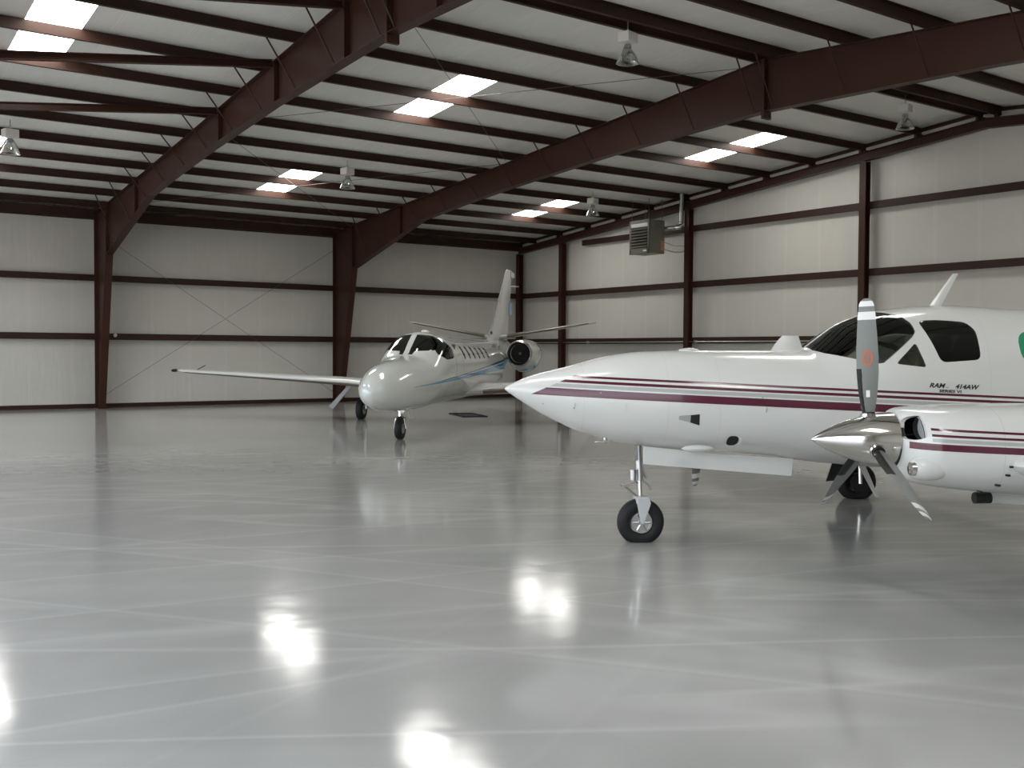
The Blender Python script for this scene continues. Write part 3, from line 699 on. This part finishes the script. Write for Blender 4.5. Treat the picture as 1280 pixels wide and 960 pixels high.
# lettering
def lettering(txt, size, s0, z0, sl=-.042, shear=.35, squeeze=1.0, name='lettering'):
    me = text_mesh(txt, size, shear)
    bm = NB(); bm.from_mesh(me)
    for v in bm.verts:
        u, q = v.co.x*squeeze, v.co.y; v.co = side(s0+u, z0+q+sl*u, .004)
    return mk(name, bm, BLACK, A)
lettering('RAM', .058, 2.53, 1.545, squeeze=1.2); lettering('...', .04, 2.685, 1.542, squeeze=1.0); lettering('414AW', .058, 2.775, 1.534, squeeze=1.15); lettering('SERIES VI', .036, 2.625, 1.500, squeeze=1.5, shear=.1)

# nacelles, spinners, propellers
TN = [(1.375, 1.430, .985, .235, 1.20, 2.0, 2.0), (1.395, 1.445, .955, .285, 1.19, 2.1, 2.1), (1.45, 1.457, .925, .36, 1.18, 2.3, 2.3), (1.55, 1.464, .897, .425, 1.17, 2.6, 2.5), (1.75, 1.476, .868, .46, 1.16, 2.8, 2.7),
      (2.0, 1.484, .842, .47, 1.15, 2.9, 2.8), (2.5, 1.487, .81, .47, 1.14, 2.9, 2.8), (3.4, 1.47, .79, .45, 1.13, 2.8, 2.6), (4.6, 1.40, .85, .36, 1.13, 2.4, 2.3), (5.6, 1.25, .98, .14, 1.12, 2, 2), (5.9, 1.18, 1.05, .03, 1.12, 2, 2)]
stN = [1.375, 1.38, 1.387, 1.395, 1.41, 1.43, 1.45, 1.48, 1.52, 1.56, 1.6, 1.68, 1.76, 1.86, 1.98, 2.1, 2.3, 2.5, 2.8, 3.1, 3.4, 3.8, 4.2, 4.6, 5.0, 5.3, 5.6, 5.8, 5.9]
def prop(parent, yc, ang):
    """three blades; built in the aircraft's frame at (1.2, yc, 1.22)"""
    for k in range(3):
        a = ang+2*PI*k/3; er = Vector((0, math.cos(a), math.sin(a))); et = Vector((0, -math.sin(a), math.cos(a))); ex = Vector((1, 0, 0)); c0 = Vector((1.21, yc, 1.22))
        def sec(r, ch, th, tw):
            d = (et*math.cos(tw)+ex*math.sin(tw)); nn = (ex*math.cos(tw)-et*math.sin(tw))
            return [c0+er*r+d*u*ch+nn*v*th for u, v in ((-.5, 0), (-.3, .42), (0, .5), (.3, .3), (.5, 0), (.3, -.2), (0, -.25), (-.3, -.2))]
        prof0 = [(.09, .06, .06, 1.25), (.16, .075, .055, 1.2), (.24, .11, .040, 1.12), (.36, .140, .034, 1.0), (.50, .156, .028, .90), (.66, .154, .024, .80), (.80, .140, .020, .72), (.90, .126, .018, .67), (.935, .12, .017, .66), (.97, .114, .016, .65), (1.005, .10, .015, .64), (1.03, .075, .012, .63), (1.045, .035, .008, .62)]
        prof = [(a_, b_, c_, d_+.40) for a_, b_, c_, d_ in prof0]
        bm = NB(); rings(bm, [sec(*q) for q in prof])
        b = mk('propeller_blade', bm, BLADE, parent, True, 60)
        for r0_, r1_ in ((.885, .945), (.985, 1.025)):
            bm = NB(); i0 = [q for q in prof if q[0] < r0_][-1]
            def at(r):
                for p_, q_ in zip(prof, prof[1:]):
                    if p_[0] <= r <= q_[0]:
                        t = (r-p_[0])/(q_[0]-p_[0]); return [r]+[p_[j]+(q_[j]-p_[j])*t for j in (1, 2, 3)]
            rs = [r0_, (r0_+r1_)/2, r1_]
            rings(bm, [sec(r, at(r)[1]*1.03, at(r)[2]*1.25, at(r)[3]) for r in rs]); mk('tip_band', bm, BLADEW, b, True, 60)
        bm = NB(); rs = [.20, .27, .36, .46, .52]
        R = []
        for r in rs:
            q = sec(r, at(r)[1]*1.02, at(r)[2]*1.2, at(r)[3]); R.append([q[7], q[0], q[1], q[2]*.7+q[1]*.3, (q[2]+q[6])/2])
        rings(bm, R); mk('deicing_boot', bm, BLACK, b, True, 60)
        bm = NB(); q = at(.60); d = (et*math.cos(q[3])+ex*math.sin(q[3])); nn = (ex*math.cos(q[3])-et*math.sin(q[3]))
        for sg in (-1,):
            cc = c0+er*.60-nn*(q[2]*.36); R = []
            V1 = [bm.verts.new(cc+d*.036*math.cos(2*PI*j/24)+er*.062*math.sin(2*PI*j/24)) for j in range(24)]
            V2 = [bm.verts.new(cc+d*.024*math.cos(2*PI*j/24)+er*.048*math.sin(2*PI*j/24)) for j in range(24)]
            for j in range(24): bm.faces.new((V1[j], V1[(j+1) % 24], V2[(j+1) % 24], V2[j]))
            cc2 = cc
            for a_, b_ in ((-.014, -.008), (.004, .010)):
                vs = [bm.verts.new(cc2+d*u+er*v) for u, v in ((a_, -.034), (b_, -.034), (b_+.006, .034), (a_+.006, .034))]; bm.faces.new(vs)
        mk('decal', bm, ORANGE, b)
        bm = NB(); cc = c0+er*.33-nn*.016
        bm.faces.new([bm.verts.new(cc+d*u+er*v) for u, v in ((-.015, -.02), (.012, -.02), (.012, .03), (-.015, .03))]); mk('data_plate', bm, BLADEW, b)
def engine(yc, ang):
    port = yc < 0
    nac = loft(TN, stN, yc, 48); me = shell(nac, .03)
    sg = -1 if port else 1
    cuts = []
    # rounded air intake on the outboard front of the cowl
    for yy, zz, ry, rz, x1_ in ((yc-.27, 1.325, .115, .085, 1.475), (yc+.27, 1.325, .115, .085, 1.475)):
        bm = NB(); P = [(yy+ry*math.copysign(abs(math.cos(2*PI*k/24))**.7, math.cos(2*PI*k/24)), zz+rz*math.copysign(abs(math.sin(2*PI*k/24))**.7, math.sin(2*PI*k/24))) for k in range(24)]
        prism(bm, [(1.30, a, b) for a, b in P], (x1_-1.30, 0, 0)); c = tempobj(bm); me = boolean(me, c, 'DIFFERENCE'); kill(c)
    n_ = link('nacelle', me, NACP, A, True, 35)
    for yy in (yc-.27, yc+.27):
        P = [(yy+.12*math.cos(2*PI*k/28), 1.325+.088*math.sin(2*PI*k/28)) for k in range(28)]
        def cl(a, x, z):
            top, bot, hw, zc, nu, nl = interp(TN, x); q = min(.97, max(0, (z-zc)/(top-zc))); lim = hw*(1-q**nu)**(1/nu)-.034
            return yc+max(-lim, min(lim, a-yc))
        bm = NB(); rings(bm, [[Vector((x, cl(a, x, b), b)) for a, b in P] for x in (1.47, 1.52, 1.60, 1.70)], cap=False); mk('intake_duct', bm, BLACK, n_, True)  # black puts the shadowed depth of the duct into its colour
        bm = NB(); rings(bm, [[Vector((x, cl(a, 1.5, b), b)) for a, b in P] for x in (1.505, 1.515)]); mk('lit_duct_wall', bm, mat('lit_duct_grey', (.42, .43, .42), .4), n_)  # pale grey disc painted as the lit inboard wall of the duct
    bm = NB(); lathe(bm, [(1.365, .02), (1.365, .196), (1.40, .196)], (0, yc, 1.2), 'x', 32); mk('cowl_ring', bm, BLACK, n_)
    bm = NB(); lathe(bm, [(.775, .004), (.785, .014), (.81, .031), (.86, .060), (.93, .095), (1.02, .132), (1.12, .163), (1.22, .185), (1.31, .196), (1.37, .200), (1.372, .18), (1.372, .01)], (0, yc, 1.22), 'x', 48)
    s = mk('spinner', bm, CHROME, A, True, 50)
    prop(A, yc, ang)
    for k in range(3):   # blade root cuffs
        a = ang+2*PI*k/3; er = Vector((0, math.cos(a), math.sin(a))); c0 = Vector((1.21, yc, 1.22)); bm = NB()
        tube(bm, [c0+er*.14, c0+er*.188], .066, 20, .056); mk('blade_cuff', bm, CHROME, s, True)
        bm = NB(); tube(bm, [c0+er*.10, c0+er*.20], .046, 16); mk('blade_root', bm, BLACK, s, True)
    # landing light in its faired bulge
    bm = NB(); R = []
    yl = yc-.33 if port else yc+.33
    for x, q in ((1.372, .30), (1.378, .46), (1.40, .60), (1.46, .72), (1.54, .70), (1.66, .45), (1.72, .2)):
        R.append([Vector((x, yl+.12*q*math.cos(2*PI*k/20), 1.04+.12*q*math.sin(2*PI*k/20))) for k in range(20)])
    rings(bm, R); mk('light_fairing', bm, WHITE, n_, True)
    bm = NB(); lathe(bm, [(1.358, .022), (1.362, .046), (1.39, .052)], (0, yl-.02 if port else yl+.02, 1.04), 'x', 20); mk('landing_light', bm, CHROME, n_, True)
    return n_
nac1 = engine(-2.5, PI/2-math.radians(5))
nac2 = engine(2.5, math.radians(40))
bm = NB(); prism(bm, [(2.13, -2.42, .86), (2.17, -2.42, .735), (2.7, -2.42, .70), (3.0, -2.42, .86)], (0, .02, 0)); mk('gear_door', bm, WHITE, nac1)
# cowl latches, exhaust stub and drain on the port nacelle
for s, z in ((2.02, 1.06), (2.0, 1.0), (1.93, .93), (1.80, .885)):
    bm = NB(); box(bm, (s, -2.985, z), (s+.02, -2.94, z+.014)); mk('cowl_latch', bm, BLACK, nac1)
bm = NB(); lathe(bm, [(2.01, .02), (2.01, .042), (2.13, .042), (2.13, .02)], (0, -2.52, .785), 'x', 16); lathe(bm, [(.74, .03), (.86, .03)], (2.08, -2.52, .06), 'z', 10); mk('exhaust_stack', bm, BLACK, nac1, True)
# wings
for sg in (-1, 1):
    bm = NB(); wing_mesh(bm, [(1.95, sg*.45, .92, 2.15, .28), (2.0, sg*2.5, 1.04, 1.95, .25), (2.15, sg*4.2, 1.15, 1.55, .19), (2.35, sg*6.85, 1.33, 1.10, .11), (2.5, sg*7.0, 1.34, .8, .05)])
    mk('wing', bm, WHITE, A, True, 40)
    bm = NB(); wing_mesh(bm, [(7.9, sg*.1, 1.88, 1.25, .12), (8.25, sg*2.55, 1.97, .85, .07), (8.35, sg*2.65, 1.97, .7, .03)]); mk('tailplane', bm, WHITE, A, True, 40)
bm = NB(); R = []
for s0, z, c, th in ((5.6, 2.14, 3.9, .02), (7.0, 2.2, 2.6, .09), (7.9, 2.55, 1.95, .08), (9.0, 3.62, 1.0, .05), (9.15, 3.66, .8, .02)):
    R.append([Vector((s0+u*c, v*th, z)) for u, v in ((0, 0), (.2, .8), (.5, 1), (1, .1), (1, -.1), (.5, -1), (.2, -.8))])
rings(bm, R); mk('tail_fin', bm, WHITE, A, True, 40)
# nose gear
NG = empty('nose_gear'); NG.parent = A
wheel(NG, 0, 0, .197, .23, .15)
bm = NB(); tube(bm, [(-.03, 0, .98), (-.01, 0, .60)], .032, 14); tube(bm, [(-.02, .05, .80), (.06, .02, .62)], .014, 8); mk('strut', bm, METAL, NG, True)
bm = NB(); tube(bm, [(-.012, 0, .62), (0, 0, .40)], .021, 14); mk('piston', bm, CHROME, NG, True)
bm = NB()
for sd in (-1, 1):
    prism(bm, [(-.055, sd*.085, .44), (.07, sd*.085, .44), (.085, sd*.085, .39), (.018, sd*.085, .19), (-.016, sd*.085, .19), (-.05, sd*.085, .38)], (0, sd*.018, 0))
box(bm, (-.055, -.09, .385), (.07, .09, .45)); mk('fork', bm, mat('painted_fork', (.5, .52, .52), .35), NG, bev=.006)
bm = NB(); tube(bm, [(-.03, .0, .60), (-.17, 0, .555), (-.185, 0, .54)], .012, 8); tube(bm, [(-.17, 0, .55), (-.04, 0, .45)], .012, 8); lathe(bm, [(-.04, .016), (.04, .016)], (-.178, 0, .55), 'y', 10); mk('torque_link', bm, METAL, NG, True)
bm = NB(); lathe(bm, [(-.06, .006), (-.05, .03), (.05, .034), (.055, .01)], (-.08, -.03, .66), 'z', 14); tube(bm, [(-.08, -.03, .62), (-.03, 0, .58)], .012, 8); mk('taxi_light', bm, METAL, NG, True)
bm = NB(); tube(bm, [(.02, -.03, .60), (.075, -.03, .56), (.09, -.03, .51)], .011, 8); box(bm, (-.075, -.05, .80), (-.045, -.02, .95)); mk('steering_arm', bm, METAL, NG, True)
# gear door, hinged down along the belly
bm = NB(); prism(bm, [(-.022, -.235, .955), (-.020, -.235, .784), (1.20, -.235, .686), (1.42, -.235, .668), (1.436, -.235, .836), (.7, -.235, .885)], (0, .016, 0))
mk('gear_door', bm, WHITE, A, bev=.004)
# main gear
for sg in (-1, 1):
    MG = empty('main_gear'); MG.parent = A
    wheel(MG, 3.33, sg*2.84, .215, .25, .17)
    bm = NB(); lathe(bm, [(-.02, .12), (.02, .12)], (3.33, sg*2.735, .215), 'y', 24); mk('brake_housing', bm, BLACK, MG)
    bm = NB(); tube(bm, [(3.30, sg*2.70, .95), (3.32, sg*2.70, .45)], .045, 14); mk('strut', bm, METAL, MG, True)
    bm = NB(); tube(bm, [(3.32, sg*2.70, .50), (3.33, sg*2.70, .215), (3.33, sg*2.78, .215)], .026, 12); mk('axle_leg', bm, CHROME, MG, True)
    bm = NB()
    prism(bm, [(3.20, sg*2.98, .80), (3.50, sg*2.98, .80), (3.55, sg*2.98, .42), (3.50, sg*2.98, .10), (3.46, sg*2.98, .10), (3.30, sg*2.98, .46)], (0, sg*-.015, 0)) if sg > 0 else prism(bm, [(3.10, sg*3.0, .82), (3.6, sg*3.0, .82), (3.55, sg*3.0, .45), (3.15, sg*3.0, .45)], (0, .015, 0))
    mk('leg_door', bm, WHITE, MG)
    bm = NB(); prism(bm, [(3.05, sg*2.6, .86), (3.45, sg*2.6, .86), (3.04, sg*2.6, .27), (2.85, sg*2.6, .25)], (0, .02, 0))
    mk('inner_door', bm, BLACK, MG)  # black stands in for shade on the door's underside
bm = NB(); prism(bm, [(3.20, 2.58, .86), (3.32, 2.58, .86), (3.34, 2.58, .45), (3.52, 2.58, .05), (3.48, 2.58, .05), (3.24, 2.58, .48)], (0, .02, 0)); mk('door_panel', bm, WHITE, A)

# ------------------------------------------------------------------ business jet
J = empty('business_jet', (-13.78, -14.89, 0), math.radians(44.5))
tag(J, 'white business jet with a blue stripe parked before the back wall', 'jet')
TJ = [(-1.98, 1.06, 1.02, .02, 1.04, 2, 2), (-1.95, 1.14, .94, .10, 1.04, 2, 2), (-1.88, 1.24, .86, .20, 1.04, 2, 2), (-1.75, 1.345, .785, .30, 1.05, 2, 2), (-1.5, 1.46, .71, .405, 1.07, 2, 2), (-1.1, 1.575, .645, .515, 1.09, 2.05, 2.1), (-.6, 1.655, .615, .605, 1.12, 2.1, 2.1),
      (-.1, 1.705, .605, .670, 1.16, 2.15, 2.15), (.30, 1.755, .60, .715, 1.22, 2.15, 2.2), (.42, 1.80, .60, .728, 1.24, 2.1, 2.2), (.65, 1.945, .60, .75, 1.28, 2.05, 2.15), (.90, 2.10, .60, .768, 1.33, 2.05, 2.1), (1.15, 2.225, .605, .785, 1.38, 2.1, 2.1), (1.4, 2.275, .61, .80, 1.42, 2.1, 2.05), (1.8, 2.285, .62, .82, 1.44, 2.05, 2),
      (3, 2.235, .63, .83, 1.44, 2, 2), (5, 2.205, .64, .83, 1.43, 2, 2), (7.2, 2.20, .66, .81, 1.44, 2, 2), (8.6, 2.20, .86, .70, 1.52, 2, 2), (10.2, 2.23, 1.24, .46, 1.74, 2, 2), (11.8, 2.22, 1.62, .22, 1.92, 2, 2), (12.5, 2.16, 1.86, .10, 2.0, 2, 2)]
stJ = [-1.98, -1.975, -1.96, -1.94, -1.91, -1.88, -1.84, -1.79, -1.74, -1.66, -1.58, -1.5, -1.38, -1.25]+[-1.1+.1*i for i in range(14)]+[.24+.06*i for i in range(22)]+[1.6+.2*i for i in range(28)]+[7.2+.3*i for i in range(18)]+[12.5]
stJ = sorted(set(round(x, 4) for x in stJ if x <= 12.5))
fj = lambda: loft(TJ, stJ)
# front panes are cut along the aircraft's length, side panes across it; local y = starboard (photo left)
fl = [(.055, 1.775), (.145, 1.775), (.165, 1.845), (.50, 1.86), (.60, 1.90), (.56, 2.0), (.46, 2.12), (.40, 2.165), (.34, 2.185), (.06, 2.215)]
fr_ = [(-a, b) for a, b in fl][::-1]
sp = rounded([(.98, 2.10), (1.22, 2.14), (1.52, 2.08), (1.72, 1.90), (1.60, 1.70), (1.10, 1.66), (.80, 1.78)], .06)
specs = [('windshield_pane', fl, 'x', .2, 1.32, GLASS), ('windshield_pane', fr_, 'x', .2, 1.32, GLASS), ('cockpit_window', sp, 'y', -1, -.35, GLASSD), ('cockpit_window', sp, 'y', .35, 1, GLASSD)]
for i in range(6): specs += [('cabin_window', oval(2.66+.55*i, 1.82, .105, .155, 20), 'y', a_, b_, GLASSD) for a_, b_ in ((-1, 0), (0, 1))]
bodyJ = cut_windows('fuselage', fj, .03, JETP, J, specs)
bm = NB(); box(bm, (.2, -.62, 1.0), (7, .62, 1.04)); box(bm, (6.98, -.6, 1.04), (7.02, .6, 2.0)); box(bm, (1.95, .22, 1.04), (2.0, .7, 2.0)); box(bm, (1.95, -.7, 1.04), (2.0, -.22, 2.0)); mk('cabin_floor', bm, DARKIN, J)
bm = NB(); prism(bm, [(.50, -.42, 1.3), (.50, -.42, 1.68), (.80, -.42, 1.76), (.85, -.42, 1.3)], (0, .84, 0)); mk('instrument_panel', bm, DARKIN, J, bev=.02)
for y in (-.34, .34):
    bm = NB(); box(bm, (1.1, y-.22, 1.2), (1.55, y+.22, 1.36)); prism(bm, [(1.5, y-.22, 1.3), (1.62, y-.22, 1.95), (1.72, y-.22, 1.95), (1.62, y-.22, 1.3)], (0, .44, 0)); box(bm, (1.15, y-.15, 1.04), (1.5, y+.15, 1.2)); mk('pilot_seat', bm, TAN, J, bev=.04)
bm = NB(); prism(bm, [(.78, -.18, 1.80), (.62, -.42, 1.80), (.70, -.50, 1.86), (.95, -.30, 1.90), (.93, -.16, 1.86)], (0, 0, .012)); mk('folded_chart', bm, mat('chart_cream', (.7, .66, .48), .6), J)
bm = NB(); lathe(bm, [(0, .09), (.03, .08), (.05, .05), (.055, .004)], (2.0, 0, 2.28), 'z', 18, 1.6, 1); mk('roof_antenna', bm, WHITE, J, True)
# wings with boots, landing lamps at the tips
for sg in (-1, 1):
    bm = NB(); wing_mesh(bm, [(3.75, sg*.3, .86, 2.7, .34), (4.15, sg*1.1, .90, 2.25, .28), (4.9, sg*2.9, 1.02, 1.75, .23), (5.55, sg*7.9, 1.25, 1.0, .11), (5.75, sg*8.15, 1.27, .7, .06)])
    wg = mk('wing', bm, JETP if False else WHITE, J, True, 40)
    bm = NB(); R = []
    for lx, y, z, th in ((4.02, .92, .865, .16), (4.90, 2.9, .985, .13), (5.54, 7.8, 1.225, .055)):
        R.append([Vector((lx-.012, sg*y, z)), Vector((lx+.10, sg*y, z+th*.45)), Vector((lx+.12, sg*y, z)), Vector((lx+.10, sg*y, z-th*.45))])
    rings(bm, R); mk('leading_edge_strip', bm, BOOT, wg, False)
    bm = NB(); lathe(bm, [(-.16, .01), (-.1, .035), (.0, .045), (.25, .03), (.4, .004)], (5.7, sg*8.2, 1.27), 'x', 12); mk('navigation_light', bm, BLACK, wg, True)
    for yy in (7.9,):
        bm = NB(); tube(bm, [(6.4, sg*yy, 1.27), (6.75, sg*(yy-.1), 1.40)], .012, 6); mk('static_wick', bm, BLACK, wg)
# engines
for sg in (-1, 1):
    yc = sg*1.07; zc = 1.79
    bm = NB(); R = []
    prof = [(8.36, .315, 0), (8.33, .335, 0), (8.34, .355, 0), (8.42, .375, .01), (8.7, .40, .11), (9.2, .42, .14), (9.9, .41, .14), (10.5, .35, .08), (10.9, .28, .0), (10.9, .25, 0), (10.6, .22, 0)]
    inner = [(10.6, .01, 0)]
    P = [(8.75, .255, 0), (8.5, .27, 0)]+prof+inner
    for x, r, dn in P:
        R.append([Vector((x, yc+r*math.cos(2*PI*k/36), zc+(r*math.sin(2*PI*k/36) if math.sin(2*PI*k/36) > 0 else (r+dn)*math.sin(2*PI*k/36)))) for k in range(36)])
    R.insert(0, [Vector((8.75, yc+.02*math.cos(2*PI*k/36), zc+.02*math.sin(2*PI*k/36))) for k in range(36)])
    rings(bm, R[1:], cap=True); e = mk('engine_nacelle', bm, COWLB, J, True, 35)
    bm = NB(); R = []
    for x, r in ((8.46, .272), (8.38, .300), (8.325, .330), (8.335, .362), (8.40, .381)): R.append([Vector((x, yc+r*math.cos(2*PI*k/36), zc+r*math.sin(2*PI*k/36))) for k in range(36)])
    rings(bm, R, cap=False); mk('inlet_lip', bm, CHROME, e, True)
    bm = NB(); lathe(bm, [(8.56, .272), (8.56, .01)], (0, yc, zc), 'x', 36); 
    for k in range(16):
        a = 2*PI*k/16; d = Vector((0, math.cos(a), math.sin(a))); t = Vector((.6, -math.sin(a)*.8, math.cos(a)*.8)); c = Vector((8.54, yc, zc))
        bm.faces.new([bm.verts.new(c+d*.06), bm.verts.new(c+d*.265), bm.verts.new(c+d*.265+t*.06), bm.verts.new(c+d*.06+t*.03)])
    mk('fan', bm, BLACK, e)
    bm = NB(); lathe(bm, [(8.46, .004), (8.48, .03), (8.54, .05)], (0, yc, zc), 'x', 20); mk('fan_spinner', bm, DARKIN, e, True)
    bm = NB(); R = []
    for y, z in ((sg*.5, 1.80), (sg*.85, 1.80)):
        R.append([Vector((x, y, z+v)) for x, v in ((8.7, 0), (9.0, .09), (10.0, .08), (10.6, 0), (10.0, -.08), (9.0, -.09))])
    rings(bm, R); mk('engine_pylon', bm, WHITE, J, True, 40)
    # tailplane
    bm = NB(); wing_mesh(bm, [(10.25, sg*.05, 2.27, 1.45, .14), (11.0, sg*2.85, 2.75, .85, .07), (11.15, sg*2.98, 2.77, .6, .03)]); tp = mk('tailplane', bm, WHITE, J, True, 40)
    bm = NB(); R = []
    for lx, y, z, th in ((10.33, .35, 2.325, .12), (10.985, 2.8, 2.74, .065)):
        R.append([Vector((lx-.01, sg*y, z)), Vector((lx+.05, sg*y, z+th*.42)), Vector((lx+.06, sg*y, z)), Vector((lx+.05, sg*y, z-th*.42))])
    rings(bm, R); mk('deicing_boot', bm, BOOT, tp)
# fin
bm = NB(); R = []
for s0, s1, z, th in ((7.6, 12.2, 2.08, .03), (8.9, 12.2, 2.18, .09), (9.45, 12.25, 2.36, .13), (10.35, 12.5, 3.05, .12), (11.2, 12.8, 3.80, .09), (11.85, 13.0, 4.42, .07), (12.1, 13.0, 4.52, .03)):
    R.append([Vector((s0+u*(s1-s0), v*th, z)) for u, v in ((0, 0), (.06, .55), (.2, .9), (.45, 1), (1, .12), (1, -.12), (.45, -1), (.2, -.9), (.06, -.55))])
rings(bm, R); fin = mk('tail_fin', bm, WHITE, J, True, 40)
bm = NB(); box(bm, (12.5, -.09, 4.28), (13.02, -.05, 4.46)); mk('rudder_horn', bm, WHITE, fin)
bm = NB(); tube(bm, [(12.6, -.05, 3.98), (12.6, -.32, 3.98)], .02, 6); mk('fin_antenna', bm, WHITE, fin)
bm = NB(); box(bm, (12.0, -.125, 3.05), (12.42, -.10, 3.42)); mk('registration_mark', bm, mat('pale_blue_mark', (.25, .38, .62), .4), fin)
bm = NB(); R = [[Vector((x, y*.9, z)) for y, z in ((0, 0+2.33), (-.05, 2.33), (-.05, 2.45), (0, 2.45))] for x in (9.5, 9.62)]; rings(bm, R); mk('ram_inlet', bm, BLACK, fin)
# landing gear
NG = empty('nose_gear'); NG.parent = J
wheel(NG, 0, 0, .225, .235, .15)
bm = NB(); tube(bm, [(.02, 0, .75), (0, 0, .48)], .045, 14); tube(bm, [(0, .0, .48), (0, -.10, .44), (0, -.11, .225)], .028, 10); tube(bm, [(0, 0, .48), (0, .10, .44), (0, .11, .225)], .028, 10); mk('strut', bm, CHROME, NG, True)
bm = NB(); tube(bm, [(.05, 0, .62), (.16, 0, .52), (.05, 0, .42)], .015, 8); lathe(bm, [(-.03, .01), (-.02, .06), (.02, .055)], (-.06, -.06, .60), 'x', 14); mk('taxi_light', bm, METAL, NG, True)
bm = NB(); prism(bm, [(-.05, -.18, .64), (.30, -.18, .62), (.28, -.21, .42), (-.02, -.21, .44)], (0, .012, 0)); mk('gear_door', bm, WHITE, NG)
for sg in (-1, 1):
    MG = empty('main_gear'); MG.parent = J
    wheel(MG, 5.77, sg*2.79, .265, .28, .19)
    bm = NB(); tube(bm, [(5.65, sg*2.62, 1.0), (5.68, sg*2.62, .30), (5.77, sg*2.72, .265)], .045, 12); tube(bm, [(5.60, sg*2.62, .75), (5.50, sg*2.62, .55), (5.66, sg*2.62, .38)], .02, 8); mk('strut', bm, METAL, MG, True)
    bm = NB(); prism(bm, [(5.45, sg*2.95, .90), (5.45, sg*3.08, .90), (5.45, sg*3.60, .34), (5.45, sg*3.48, .28)], (.03, 0, 0)); mk('gear_door', bm, GREYM, MG)
